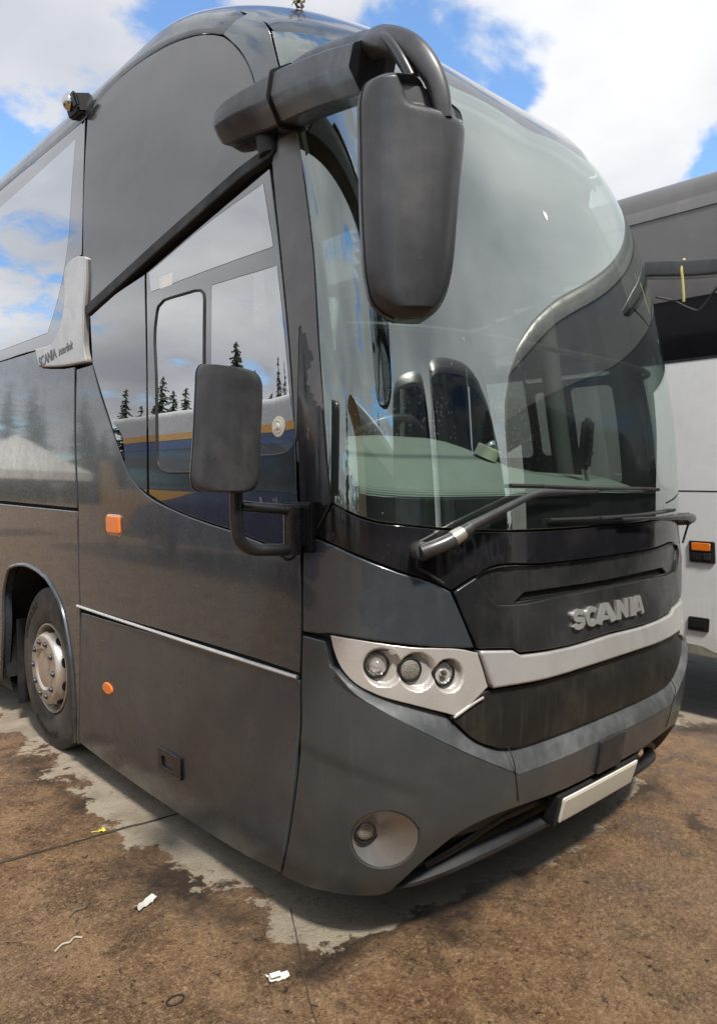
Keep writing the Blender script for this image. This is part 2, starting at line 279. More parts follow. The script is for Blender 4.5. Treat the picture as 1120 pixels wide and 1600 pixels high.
DOORPANEL=[(-3.579,0.966),(-3.576,1.024),(-3.574,1.081),(-3.572,1.139),(-3.571,1.196),(-3.569,1.254),(-3.566,1.308),(-3.563,1.363),(-3.560,1.417),(-3.557,1.471),(-3.555,1.525),(-3.553,1.588),(-3.552,1.650),(-3.552,1.712),(-3.552,1.774),(-3.551,1.836),(-3.549,1.899),(-3.546,1.962),(-3.539,2.026),(-3.530,2.091),(-3.518,2.155),(-3.506,2.220),(-3.493,2.284),(-3.481,2.349),(-3.370,2.350),(-3.264,2.351),(-3.233,2.277),(-3.201,2.205),(-3.168,2.143),(-3.132,2.082),(-3.095,2.023),(-3.058,1.964),(-3.021,1.906),(-2.981,1.850),(-2.946,1.801),(-2.910,1.753),(-2.862,1.709),(-2.784,1.662),(-2.695,1.624),(-2.618,1.600),(-2.536,1.581),(-2.455,1.565),(-2.366,1.548),(-2.277,1.533),(-2.191,1.521),(-2.108,1.509),(-2.021,1.499),(-1.938,1.488),(-1.871,1.477),(-1.808,1.465),(-1.745,1.455),(-1.673,1.446),(-1.619,1.440),(-1.580,1.439),(-1.537,1.438),(-1.538,1.399),(-1.538,1.360),(-1.538,1.321),(-1.539,1.281),(-1.540,1.242),(-1.541,1.203),(-1.543,1.166),(-1.546,1.128),(-1.549,1.091),(-1.552,1.053),(-1.556,1.016),(-1.559,0.978),(-1.609,0.980),(-1.655,0.981),(-1.727,0.982),(-1.803,0.983),(-1.868,0.983),(-1.935,0.983),(-2.005,0.983),(-2.077,0.983),(-2.152,0.982),(-2.230,0.982),(-2.310,0.981),(-2.393,0.980),(-2.479,0.979),(-2.568,0.978),(-2.661,0.977),(-2.758,0.975),(-2.858,0.974),(-2.963,0.972),(-3.075,0.971),(-3.193,0.970),(-3.316,0.969),(-3.445,0.968)]
REARMID=[(-5.824,2.566),(-5.554,2.563),(-5.302,2.559),(-5.066,2.556),(-4.843,2.553),(-4.641,2.550),(-4.449,2.547),(-4.268,2.544),(-4.096,2.542),(-4.060,2.479),(-4.025,2.418),(-3.843,2.393),(-3.671,2.374),(-3.506,2.367),(-3.516,2.309),(-3.526,2.251),(-3.536,2.193),(-3.545,2.136),(-3.553,2.078),(-3.560,2.020),(-3.565,1.962),(-3.568,1.901),(-3.570,1.840),(-3.571,1.779),(-3.572,1.718),(-3.572,1.657),(-3.572,1.597),(-3.572,1.536),(-3.719,1.537),(-3.873,1.538),(-4.035,1.540),(-4.206,1.541),(-4.383,1.542),(-4.571,1.544),(-4.769,1.546),(-4.979,1.547),(-5.202,1.549),(-5.440,1.551),(-5.693,1.553),(-5.963,1.556),(-5.952,1.639),(-5.942,1.723),(-5.932,1.806),(-5.923,1.890),(-5.914,1.974),(-5.903,2.058),(-5.891,2.142),(-5.878,2.227),(-5.864,2.311),(-5.851,2.396),(-5.838,2.481)]
REARLOW=[(-5.966,1.529),(-5.696,1.528),(-5.443,1.527),(-5.205,1.525),(-4.982,1.524),(-4.772,1.523),(-4.573,1.522),(-4.386,1.521),(-4.208,1.520),(-4.037,1.519),(-3.875,1.519),(-3.721,1.518),(-3.574,1.517),(-3.575,1.451),(-3.576,1.385),(-3.577,1.319),(-3.578,1.253),(-3.580,1.197),(-3.581,1.141),(-3.583,1.085),(-3.586,1.029),(-3.590,0.972),(-3.595,0.916),(-3.600,0.857),(-3.603,0.798),(-3.606,0.738),(-3.609,0.678),(-3.612,0.617),(-3.616,0.555),(-3.622,0.493),(-3.630,0.429),(-3.640,0.362),(-3.652,0.293),(-3.668,0.219),(-3.697,0.132),(-3.737,0.036),(-3.783,0.046),(-3.743,0.149),(-3.717,0.240),(-3.707,0.318),(-3.703,0.391),(-3.704,0.452),(-3.709,0.512),(-3.718,0.570),(-3.732,0.627),(-3.749,0.682),(-3.771,0.737),(-3.797,0.797),(-3.824,0.858),(-3.859,0.917),(-3.914,0.970),(-3.982,1.019),(-4.067,1.064),(-4.181,1.098),(-4.338,1.122),(-4.525,1.126),(-4.778,1.086),(-4.859,1.030),(-4.905,0.965),(-4.955,0.881),(-4.970,0.798),(-4.971,0.715),(-4.978,0.631),(-4.995,0.552),(-5.016,0.471),(-5.043,0.387),(-5.075,0.298),(-5.118,0.201),(-5.357,0.162),(-5.619,0.117),(-5.904,0.068),(-5.845,0.188),(-5.826,0.288),(-5.820,0.379),(-5.821,0.465),(-5.829,0.548),(-5.842,0.631),(-5.856,0.712),(-5.870,0.793),(-5.882,0.874),(-5.891,0.956),(-5.899,1.037),(-5.908,1.119),(-5.919,1.200),(-5.930,1.282),(-5.942,1.364),(-5.954,1.447)]
CHEEK=[(-1.521,1.439),(-1.505,1.458),(-1.489,1.476),(-1.473,1.495),(-1.449,1.488),(-1.426,1.482),(-1.403,1.475),(-1.381,1.469),(-1.359,1.462),(-1.337,1.454),(-1.316,1.446),(-1.295,1.439),(-1.274,1.431),(-1.252,1.424),(-1.230,1.416),(-1.208,1.409),(-1.185,1.402),(-1.163,1.395),(-1.140,1.388),(-1.118,1.380),(-1.095,1.374),(-1.072,1.368),(-1.048,1.362),(-1.024,1.356),(-1.001,1.349),(-0.977,1.342),(-0.953,1.333),(-0.930,1.324),(-0.907,1.313),(-0.884,1.303),(-0.874,1.284),(-0.863,1.265),(-0.853,1.246),(-0.843,1.226),(-0.833,1.207),(-0.823,1.188),(-0.814,1.169),(-0.805,1.150),(-0.796,1.131),(-0.787,1.112),(-0.778,1.093),(-0.805,1.096),(-0.832,1.098),(-0.858,1.101),(-0.884,1.103),(-0.909,1.105),(-0.934,1.108),(-0.958,1.110),(-0.982,1.113),(-1.006,1.116),(-1.029,1.118),(-1.052,1.121),(-1.074,1.123),(-1.097,1.126),(-1.120,1.128),(-1.143,1.131),(-1.166,1.133),(-1.188,1.135),(-1.210,1.137),(-1.233,1.139),(-1.256,1.141),(-1.279,1.143),(-1.303,1.145),(-1.327,1.147),(-1.351,1.148),(-1.375,1.150),(-1.400,1.150),(-1.422,1.148),(-1.444,1.145),(-1.467,1.142),(-1.491,1.141),(-1.514,1.140),(-1.538,1.139),(-1.537,1.162),(-1.536,1.185),(-1.535,1.208),(-1.534,1.231),(-1.533,1.254),(-1.532,1.277),(-1.531,1.300),(-1.529,1.323),(-1.528,1.346),(-1.526,1.370),(-1.525,1.393),(-1.523,1.416)]
CREASE=[(-1.381,1.018),(-1.365,1.003),(-1.349,0.987),(-1.334,0.971),(-1.316,0.957),(-1.298,0.944),(-1.278,0.933),(-1.258,0.922),(-1.236,0.912),(-1.215,0.901),(-1.194,0.891),(-1.175,0.881),(-1.156,0.872),(-1.136,0.863),(-1.116,0.853),(-1.096,0.844),(-1.076,0.834),(-1.055,0.825),(-1.035,0.815),(-1.012,0.804),(-0.990,0.793),(-0.967,0.782),(-0.944,0.771),(-0.920,0.759),(-0.895,0.747),(-0.870,0.735),(-0.844,0.723),(-0.818,0.710),(-0.791,0.698),(-0.763,0.684),(-0.734,0.671),(-0.705,0.657),(-0.675,0.643),(-0.644,0.629),(-0.612,0.613),(-0.580,0.598),(-0.547,0.581),(-0.517,0.582),(-0.486,0.582),(-0.454,0.582),(-0.423,0.582),(-0.391,0.582),(-0.358,0.581),(-0.326,0.581),(-0.293,0.581),(-0.259,0.581),(-0.226,0.581),(-0.192,0.581),(-0.159,0.581),(-0.127,0.582),(-0.095,0.582),(-0.065,0.583),(-0.037,0.584),(-0.012,0.586),(0.004,0.588),(0.027,0.590),(0.055,0.593),(0.087,0.595),(0.121,0.598),(0.158,0.601),(0.197,0.606),(0.238,0.611),(0.279,0.617),(0.322,0.624),(0.365,0.632),(0.412,0.641),(0.463,0.648)]
LEDGETOP=[(-1.381,1.023),(-1.365,1.012),(-1.349,1.000),(-1.333,0.989),(-1.315,0.979),(-1.295,0.970),(-1.275,0.961),(-1.255,0.953),(-1.234,0.946),(-1.212,0.939),(-1.191,0.932),(-1.170,0.925),(-1.148,0.918),(-1.125,0.912),(-1.103,0.907),(-1.080,0.901),(-1.056,0.894),(-1.033,0.888),(-1.010,0.881),(-0.986,0.875),(-0.962,0.868),(-0.938,0.861),(-0.913,0.853),(-0.894,0.837),(-0.874,0.819),(-0.854,0.801),(-0.833,0.783),(-0.811,0.766),(-0.787,0.749),(-0.761,0.734),(-0.733,0.721),(-0.704,0.708),(-0.673,0.696),(-0.641,0.686),(-0.613,0.680),(-0.585,0.676),(-0.556,0.672),(-0.523,0.672),(-0.489,0.671),(-0.454,0.671),(-0.419,0.670),(-0.384,0.669),(-0.349,0.669),(-0.311,0.668),(-0.274,0.668),(-0.237,0.668),(-0.200,0.668),(-0.163,0.667),(-0.127,0.667),(-0.095,0.667),(-0.064,0.666),(-0.035,0.666),(-0.010,0.666),(0.008,0.666),(0.033,0.666),(0.063,0.667),(0.096,0.668),(0.132,0.670),(0.169,0.672),(0.209,0.674),(0.251,0.676),(0.294,0.680),(0.335,0.686),(0.381,0.698),(0.426,0.713),(0.475,0.727)]
BUMPBOT=[(-1.539,1.124),(-1.541,1.101),(-1.543,1.077),(-1.545,1.054),(-1.547,1.031),(-1.550,1.007),(-1.552,0.984),(-1.554,0.960),(-1.556,0.939),(-1.557,0.917),(-1.558,0.896),(-1.559,0.875),(-1.559,0.854),(-1.560,0.832),(-1.560,0.811),(-1.561,0.789),(-1.562,0.767),(-1.564,0.745),(-1.566,0.722),(-1.568,0.700),(-1.570,0.677),(-1.572,0.655),(-1.574,0.632),(-1.576,0.608),(-1.578,0.585),(-1.581,0.561),(-1.584,0.538),(-1.586,0.514),(-1.589,0.489),(-1.592,0.465),(-1.595,0.440),(-1.598,0.414),(-1.601,0.388),(-1.604,0.361),(-1.607,0.334),(-1.611,0.305),(-1.614,0.276),(-1.618,0.247),(-1.622,0.215),(-1.627,0.181),(-1.633,0.144),(-1.638,0.105),(-1.647,0.066),(-1.623,0.070),(-1.596,0.073),(-1.568,0.077),(-1.539,0.081),(-1.509,0.087),(-1.480,0.092),(-1.451,0.098),(-1.422,0.103),(-1.395,0.107),(-1.368,0.111),(-1.341,0.113),(-1.313,0.115),(-1.287,0.116),(-1.260,0.118),(-1.234,0.120),(-1.205,0.123),(-1.176,0.125),(-1.147,0.131),(-1.122,0.141),(-1.102,0.160),(-1.085,0.182),(-1.067,0.203),(-1.053,0.222),(-1.038,0.239),(-1.024,0.256),(-1.009,0.272),(-0.993,0.288),(-0.978,0.302),(-0.962,0.317),(-0.943,0.332),(-0.923,0.347),(-0.904,0.362),(-0.883,0.375),(-0.861,0.388),(-0.838,0.399),(-0.815,0.407),(-0.791,0.414),(-0.766,0.421),(-0.739,0.426),(-0.712,0.430),(-0.684,0.434),(-0.656,0.436),(-0.627,0.438),(-0.596,0.439),(-0.565,0.439),(-0.534,0.438),(-0.501,0.437),(-0.468,0.436),(-0.431,0.434),(-0.393,0.431),(-0.355,0.429),(-0.317,0.426),(-0.282,0.425),(-0.247,0.423),(-0.212,0.422),(-0.177,0.421),(-0.143,0.421),(-0.110,0.420),(-0.079,0.420),(-0.049,0.421),(-0.022,0.422),(-0.001,0.424),(0.018,0.427),(0.044,0.430),(0.073,0.433),(0.105,0.438),(0.138,0.443),(0.174,0.448),(0.211,0.454),(0.248,0.461),(0.287,0.468),(0.328,0.476),(0.371,0.484),(0.418,0.491),(0.471,0.497)]
HEADLAMP=[(-1.412,1.142),(-1.386,1.141),(-1.360,1.140),(-1.335,1.138),(-1.310,1.137),(-1.286,1.135),(-1.262,1.133),(-1.239,1.130),(-1.216,1.128),(-1.193,1.126),(-1.169,1.123),(-1.146,1.120),(-1.123,1.118),(-1.099,1.115),(-1.075,1.112),(-1.051,1.110),(-1.027,1.108),(-1.002,1.106),(-0.977,1.105),(-0.952,1.103),(-0.927,1.101),(-0.901,1.099),(-0.875,1.096),(-0.848,1.092),(-0.821,1.087),(-0.795,1.080),(-0.756,1.070),(-0.748,1.046),(-0.739,1.022),(-0.731,0.999),(-0.725,0.979),(-0.719,0.959),(-0.712,0.940),(-0.733,0.929),(-0.752,0.917),(-0.772,0.906),(-0.791,0.895),(-0.811,0.884),(-0.831,0.871),(-0.852,0.859),(-0.874,0.854),(-0.896,0.858),(-0.919,0.866),(-0.944,0.873),(-0.968,0.880),(-0.993,0.886),(-1.017,0.893),(-1.040,0.899),(-1.063,0.905),(-1.086,0.911),(-1.109,0.916),(-1.131,0.921),(-1.153,0.926),(-1.175,0.931),(-1.196,0.936),(-1.217,0.942),(-1.237,0.949),(-1.258,0.956),(-1.278,0.963),(-1.297,0.972),(-1.315,0.982),(-1.334,0.995),(-1.351,1.010),(-1.367,1.027),(-1.379,1.045),(-1.389,1.065),(-1.397,1.086),(-1.403,1.104),(-1.407,1.123)]
HOOD=[(-0.869,1.302),(-0.843,1.313),(-0.818,1.324),(-0.792,1.334),(-0.766,1.345),(-0.740,1.355),(-0.715,1.365),(-0.688,1.374),(-0.660,1.379),(-0.632,1.382),(-0.602,1.383),(-0.570,1.383),(-0.538,1.381),(-0.505,1.378),(-0.471,1.375),(-0.437,1.372),(-0.403,1.370),(-0.368,1.369),(-0.332,1.368),(-0.295,1.368),(-0.257,1.367),(-0.220,1.367),(-0.183,1.366),(-0.146,1.366),(-0.110,1.365),(-0.075,1.365),(-0.043,1.365),(-0.014,1.365),(0.006,1.365),(0.035,1.365),(0.070,1.365),(0.110,1.365),(0.154,1.366),(0.202,1.367),(0.256,1.367),(0.314,1.368),(0.378,1.368),(0.450,1.368),(0.533,1.367),(0.634,1.365),(0.722,1.339),(0.843,1.310),(0.937,1.279),(0.904,1.259),(0.940,1.213),(0.833,1.189),(0.757,1.163),(0.706,1.135),(0.677,1.107),(0.599,1.099),(0.535,1.089),(0.478,1.079),(0.423,1.071),(0.372,1.066),(0.324,1.062),(0.279,1.057),(0.224,1.055),(0.175,1.052),(0.130,1.049),(0.089,1.046),(0.052,1.043),(0.020,1.041),(-0.001,1.039),(-0.026,1.038),(-0.056,1.036),(-0.089,1.035),(-0.124,1.034),(-0.159,1.034),(-0.196,1.033),(-0.232,1.033),(-0.269,1.034),(-0.306,1.035),(-0.343,1.036),(-0.376,1.038),(-0.409,1.040),(-0.442,1.042),(-0.474,1.045),(-0.506,1.047),(-0.537,1.049),(-0.576,1.071),(-0.609,1.074),(-0.640,1.078),(-0.672,1.081),(-0.702,1.084),(-0.732,1.086),(-0.762,1.089),(-0.774,1.111),(-0.786,1.133),(-0.798,1.155),(-0.809,1.177),(-0.821,1.199),(-0.831,1.220),(-0.840,1.240),(-0.850,1.261),(-0.859,1.282)]
SLOT=[(-0.762,1.359),(-0.733,1.364),(-0.704,1.369),(-0.674,1.373),(-0.643,1.376),(-0.611,1.377),(-0.578,1.377),(-0.545,1.376),(-0.511,1.375),(-0.476,1.373),(-0.440,1.371),(-0.404,1.370),(-0.368,1.369),(-0.332,1.369),(-0.295,1.368),(-0.257,1.368),(-0.220,1.368),(-0.183,1.368),(-0.146,1.368),(-0.110,1.368),(-0.075,1.367),(-0.043,1.367),(-0.014,1.367),(0.006,1.367),(0.035,1.367),(0.071,1.368),(0.112,1.368),(0.158,1.368),(0.208,1.368),(0.262,1.368),(0.322,1.368),(0.389,1.368),(0.464,1.367),(0.551,1.366),(0.660,1.363),(0.815,1.319),(0.795,1.293),(0.700,1.271),(0.630,1.249),(0.535,1.250),(0.457,1.250),(0.388,1.249),(0.327,1.248),(0.271,1.246),(0.220,1.245),(0.171,1.244),(0.127,1.242),(0.087,1.241),(0.051,1.240),(0.020,1.239),(-0.001,1.238),(-0.025,1.237),(-0.055,1.236),(-0.087,1.236),(-0.120,1.235),(-0.154,1.235),(-0.189,1.235),(-0.224,1.235),(-0.260,1.235),(-0.295,1.234),(-0.330,1.234),(-0.366,1.233),(-0.400,1.232),(-0.435,1.231),(-0.469,1.230),(-0.502,1.230),(-0.535,1.231),(-0.568,1.232),(-0.596,1.235),(-0.625,1.237),(-0.653,1.240),(-0.681,1.260),(-0.706,1.280),(-0.723,1.299),(-0.736,1.319),(-0.749,1.339)]
SLOTDEEP=[(-0.545,1.238),(-0.525,1.249),(-0.504,1.260),(-0.483,1.271),(-0.446,1.271),(-0.409,1.271),(-0.371,1.271),(-0.332,1.271),(-0.293,1.270),(-0.258,1.270),(-0.223,1.269),(-0.188,1.269),(-0.153,1.268),(-0.119,1.267),(-0.085,1.267),(-0.054,1.266),(-0.024,1.266),(-0.000,1.265),(0.021,1.264),(0.053,1.263),(0.089,1.263),(0.129,1.263),(0.173,1.264),(0.221,1.266),(0.271,1.268),(0.325,1.271),(0.385,1.275),(0.451,1.277),(0.540,1.244),(0.460,1.246),(0.390,1.247),(0.328,1.248),(0.271,1.248),(0.220,1.248),(0.171,1.247),(0.127,1.246),(0.087,1.245),(0.051,1.243),(0.020,1.242),(-0.001,1.241),(-0.025,1.240),(-0.055,1.239),(-0.087,1.238),(-0.120,1.238),(-0.154,1.238),(-0.189,1.237),(-0.224,1.237),(-0.259,1.237),(-0.295,1.237),(-0.332,1.237),(-0.369,1.237),(-0.405,1.238),(-0.441,1.238),(-0.476,1.238),(-0.511,1.238)]
SILVERBAR=[(-0.756,1.079),(-0.728,1.077),(-0.701,1.074),(-0.672,1.071),(-0.643,1.068),(-0.614,1.065),(-0.584,1.062),(-0.561,1.049),(-0.538,1.037),(-0.507,1.035),(-0.475,1.033),(-0.443,1.031),(-0.410,1.029),(-0.377,1.027),(-0.344,1.026),(-0.307,1.025),(-0.270,1.024),(-0.233,1.023),(-0.196,1.023),(-0.160,1.023),(-0.124,1.024),(-0.089,1.025),(-0.057,1.026),(-0.026,1.027),(-0.002,1.028),(0.017,1.030),(0.045,1.032),(0.077,1.035),(0.113,1.038),(0.152,1.041),(0.195,1.044),(0.241,1.047),(0.291,1.050),(0.360,1.055),(0.438,1.060),(0.507,1.069),(0.587,1.077),(0.687,1.083),(0.677,1.055),(0.665,1.028),(0.654,1.001),(0.642,0.974),(0.631,0.947),(0.534,0.948),(0.454,0.947),(0.385,0.945),(0.323,0.942),(0.266,0.939),(0.214,0.935),(0.166,0.933),(0.121,0.930),(0.081,0.929),(0.045,0.927),(0.014,0.927),(-0.006,0.926),(-0.033,0.926),(-0.065,0.926),(-0.100,0.926),(-0.136,0.926),(-0.171,0.926),(-0.208,0.926),(-0.244,0.925),(-0.280,0.925),(-0.317,0.925),(-0.353,0.925),(-0.389,0.925),(-0.424,0.926),(-0.461,0.927),(-0.496,0.928),(-0.532,0.930),(-0.566,0.931),(-0.601,0.933),(-0.634,0.934),(-0.667,0.935),(-0.699,0.936),(-0.707,0.956),(-0.715,0.977),(-0.723,0.997),(-0.731,1.018),(-0.739,1.038),(-0.748,1.059)]
LOWGRILLE=[(-0.902,0.848),(-0.882,0.858),(-0.863,0.869),(-0.843,0.880),(-0.822,0.890),(-0.801,0.899),(-0.777,0.908),(-0.752,0.915),(-0.727,0.923),(-0.696,0.923),(-0.664,0.922),(-0.632,0.921),(-0.599,0.920),(-0.565,0.918),(-0.531,0.917),(-0.496,0.915),(-0.461,0.914),(-0.425,0.914),(-0.390,0.913),(-0.354,0.913),(-0.318,0.912),(-0.281,0.912),(-0.245,0.912),(-0.208,0.913),(-0.172,0.913),(-0.137,0.913),(-0.104,0.913),(-0.073,0.913),(-0.044,0.913),(-0.018,0.914),(0.001,0.914),(0.023,0.915),(0.052,0.916),(0.084,0.917),(0.120,0.919),(0.164,0.921),(0.211,0.924),(0.262,0.926),(0.317,0.929),(0.378,0.932),(0.446,0.934),(0.523,0.935),(0.615,0.933),(0.609,0.907),(0.608,0.880),(0.606,0.852),(0.599,0.827),(0.581,0.803),(0.548,0.782),(0.510,0.762),(0.471,0.744),(0.437,0.729),(0.401,0.716),(0.366,0.703),(0.334,0.689),(0.288,0.687),(0.245,0.683),(0.205,0.680),(0.167,0.676),(0.132,0.674),(0.096,0.671),(0.062,0.670),(0.032,0.669),(0.007,0.669),(-0.010,0.669),(-0.035,0.669),(-0.064,0.669),(-0.095,0.670),(-0.127,0.670),(-0.163,0.670),(-0.200,0.670),(-0.237,0.670),(-0.274,0.671),(-0.312,0.671),(-0.349,0.671),(-0.384,0.672),(-0.419,0.671),(-0.454,0.671),(-0.488,0.672),(-0.522,0.673),(-0.556,0.677),(-0.585,0.681),(-0.614,0.686),(-0.642,0.691),(-0.671,0.703),(-0.700,0.713),(-0.728,0.724),(-0.755,0.736),(-0.780,0.750),(-0.803,0.765),(-0.824,0.782),(-0.844,0.799),(-0.864,0.816),(-0.883,0.832)]
WSGLASS=[(-1.320,3.646),(-1.299,3.632),(-1.276,3.620),(-1.254,3.610),(-1.231,3.601),(-1.207,3.593),(-1.184,3.584),(-1.162,3.576),(-1.138,3.566),(-1.114,3.555),(-1.090,3.544),(-1.066,3.534),(-1.042,3.525),(-1.016,3.517),(-0.991,3.511),(-0.964,3.506),(-0.937,3.502),(-0.910,3.499),(-0.881,3.496),(-0.853,3.494),(-0.824,3.492),(-0.795,3.489),(-0.766,3.486),(-0.738,3.483),(-0.708,3.478),(-0.680,3.473),(-0.651,3.467),(-0.623,3.460),(-0.595,3.453),(-0.566,3.447),(-0.536,3.441),(-0.506,3.437),(-0.474,3.433),(-0.440,3.432),(-0.404,3.431),(-0.367,3.432),(-0.330,3.434),(-0.294,3.436),(-0.257,3.437),(-0.222,3.438),(-0.188,3.437),(-0.158,3.434),(-0.130,3.430),(-0.103,3.426),(-0.078,3.420),(-0.055,3.414),(-0.034,3.407),(-0.016,3.401),(-0.001,3.395),(0.009,3.390),(0.026,3.385),(0.048,3.380),(0.071,3.374),(0.097,3.367),(0.125,3.360),(0.155,3.352),(0.186,3.344),(0.218,3.335),(0.252,3.326),(0.282,3.316),(0.312,3.306),(0.344,3.295),(0.377,3.285),(0.412,3.275),(0.452,3.266)]
WSLEFT=[(-1.320,3.646),(-1.332,3.604),(-1.342,3.565),(-1.351,3.530),(-1.358,3.496),(-1.364,3.463),(-1.369,3.431),(-1.372,3.400),(-1.376,3.366),(-1.378,3.334),(-1.380,3.302),(-1.381,3.271),(-1.381,3.241),(-1.381,3.211),(-1.381,3.182),(-1.380,3.154),(-1.380,3.126),(-1.379,3.098),(-1.379,3.071),(-1.379,3.044),(-1.378,3.017),(-1.378,2.991),(-1.379,2.965),(-1.379,2.939),(-1.379,2.914),(-1.379,2.889),(-1.379,2.864),(-1.379,2.839),(-1.379,2.815),(-1.380,2.791),(-1.380,2.768),(-1.380,2.744),(-1.380,2.721),(-1.380,2.698),(-1.380,2.675),(-1.381,2.652),(-1.381,2.629),(-1.381,2.607),(-1.381,2.584),(-1.381,2.562),(-1.382,2.539),(-1.382,2.517),(-1.383,2.495),(-1.384,2.473),(-1.385,2.451),(-1.386,2.429),(-1.387,2.407),(-1.388,2.385),(-1.389,2.364),(-1.390,2.342),(-1.391,2.320),(-1.392,2.298),(-1.393,2.277),(-1.394,2.255),(-1.395,2.233),(-1.396,2.212),(-1.397,2.190),(-1.397,2.168),(-1.398,2.146),(-1.398,2.124),(-1.399,2.103),(-1.399,2.081),(-1.399,2.059),(-1.399,2.038),(-1.399,2.016),(-1.399,1.994),(-1.399,1.973),(-1.398,1.951),(-1.398,1.930),(-1.397,1.909),(-1.396,1.887),(-1.395,1.866),(-1.394,1.845),(-1.393,1.823),(-1.392,1.802),(-1.391,1.780),(-1.389,1.759),(-1.388,1.737),(-1.387,1.715),(-1.385,1.693),(-1.384,1.672),(-1.383,1.650),(-1.381,1.628),(-1.360,1.619),(-1.340,1.610),(-1.319,1.601),(-1.298,1.593),(-1.274,1.584),(-1.249,1.577),(-1.224,1.570),(-1.199,1.564),(-1.176,1.560),(-1.153,1.557),(-1.129,1.555),(-1.104,1.553),(-1.080,1.550),(-1.056,1.548),(-1.032,1.546),(-1.008,1.544),(-0.984,1.541),(-0.959,1.539),(-0.933,1.537),(-0.907,1.535),(-0.881,1.534),(-0.853,1.531),(-0.824,1.529),(-0.795,1.527),(-0.765,1.525),(-0.734,1.523),(-0.703,1.522),(-0.672,1.520),(-0.641,1.519),(-0.608,1.517),(-0.576,1.516),(-0.542,1.515),(-0.508,1.515),(-0.474,1.514),(-0.439,1.513),(-0.403,1.513),(-0.367,1.512),(-0.331,1.512),(-0.293,1.511),(-0.254,1.511),(-0.216,1.510),(-0.177,1.510),(-0.139,1.510),(-0.102,1.510),(-0.067,1.510),(-0.034,1.511),(-0.006,1.512),(0.015,1.513),(0.045,1.514),(0.079,1.515),(0.117,1.517),(0.160,1.519),(0.206,1.522),(0.256,1.524),(0.311,1.527),(0.371,1.529),(0.437,1.531),(0.513,1.533),(0.603,1.535)]
WSCLEAR=[(-1.343,3.429),(-1.348,3.397),(-1.351,3.365),(-1.355,3.335),(-1.357,3.306),(-1.359,3.277),(-1.361,3.249),(-1.362,3.221),(-1.363,3.194),(-1.364,3.167),(-1.364,3.141),(-1.364,3.115),(-1.364,3.089),(-1.364,3.064),(-1.364,3.039),(-1.364,3.014),(-1.363,2.990),(-1.363,2.965),(-1.362,2.941),(-1.362,2.918),(-1.361,2.894),(-1.361,2.871),(-1.360,2.847),(-1.360,2.824),(-1.360,2.801),(-1.360,2.779),(-1.359,2.756),(-1.359,2.734),(-1.359,2.711),(-1.359,2.689),(-1.359,2.667),(-1.359,2.645),(-1.359,2.623),(-1.358,2.601),(-1.358,2.580),(-1.358,2.558),(-1.357,2.536),(-1.357,2.513),(-1.357,2.491),(-1.357,2.468),(-1.356,2.446),(-1.356,2.423),(-1.356,2.401),(-1.356,2.379),(-1.356,2.357),(-1.355,2.335),(-1.355,2.313),(-1.355,2.290),(-1.354,2.268),(-1.354,2.247),(-1.353,2.224),(-1.352,2.202),(-1.351,2.180),(-1.350,2.158),(-1.348,2.136),(-1.347,2.114),(-1.345,2.092),(-1.344,2.070),(-1.342,2.048),(-1.340,2.026),(-1.339,2.005),(-1.337,1.983),(-1.336,1.961),(-1.335,1.940),(-1.335,1.918),(-1.336,1.896),(-1.338,1.874),(-1.339,1.852),(-1.340,1.830),(-1.339,1.808),(-1.338,1.787),(-1.335,1.766),(-1.330,1.745),(-1.322,1.725),(-1.315,1.707),(-1.306,1.690),(-1.295,1.675),(-1.274,1.665),(-1.249,1.659),(-1.224,1.653),(-1.199,1.651),(-1.175,1.649),(-1.150,1.647),(-1.126,1.646),(-1.101,1.644),(-1.076,1.642),(-1.050,1.641),(-1.025,1.640),(-1.001,1.639),(-0.975,1.639),(-0.950,1.638),(-0.923,1.638),(-0.897,1.638),(-0.870,1.637),(-0.843,1.637),(-0.815,1.637),(-0.786,1.637),(-0.756,1.637),(-0.726,1.637),(-0.695,1.637),(-0.664,1.637),(-0.632,1.637),(-0.600,1.638),(-0.567,1.638),(-0.533,1.638),(-0.499,1.639),(-0.464,1.639),(-0.429,1.640),(-0.393,1.640),(-0.357,1.641),(-0.320,1.641),(-0.283,1.642),(-0.246,1.643),(-0.209,1.644),(-0.172,1.644),(-0.136,1.645),(-0.100,1.646),(-0.066,1.647),(-0.035,1.649),(-0.008,1.650),(0.011,1.651),(0.039,1.652),(0.074,1.654),(0.113,1.655),(0.156,1.657),(0.203,1.659),(0.255,1.661),(0.310,1.664),(0.371,1.667),(0.439,1.670),(0.516,1.673),(0.608,1.676),(0.730,1.679)]
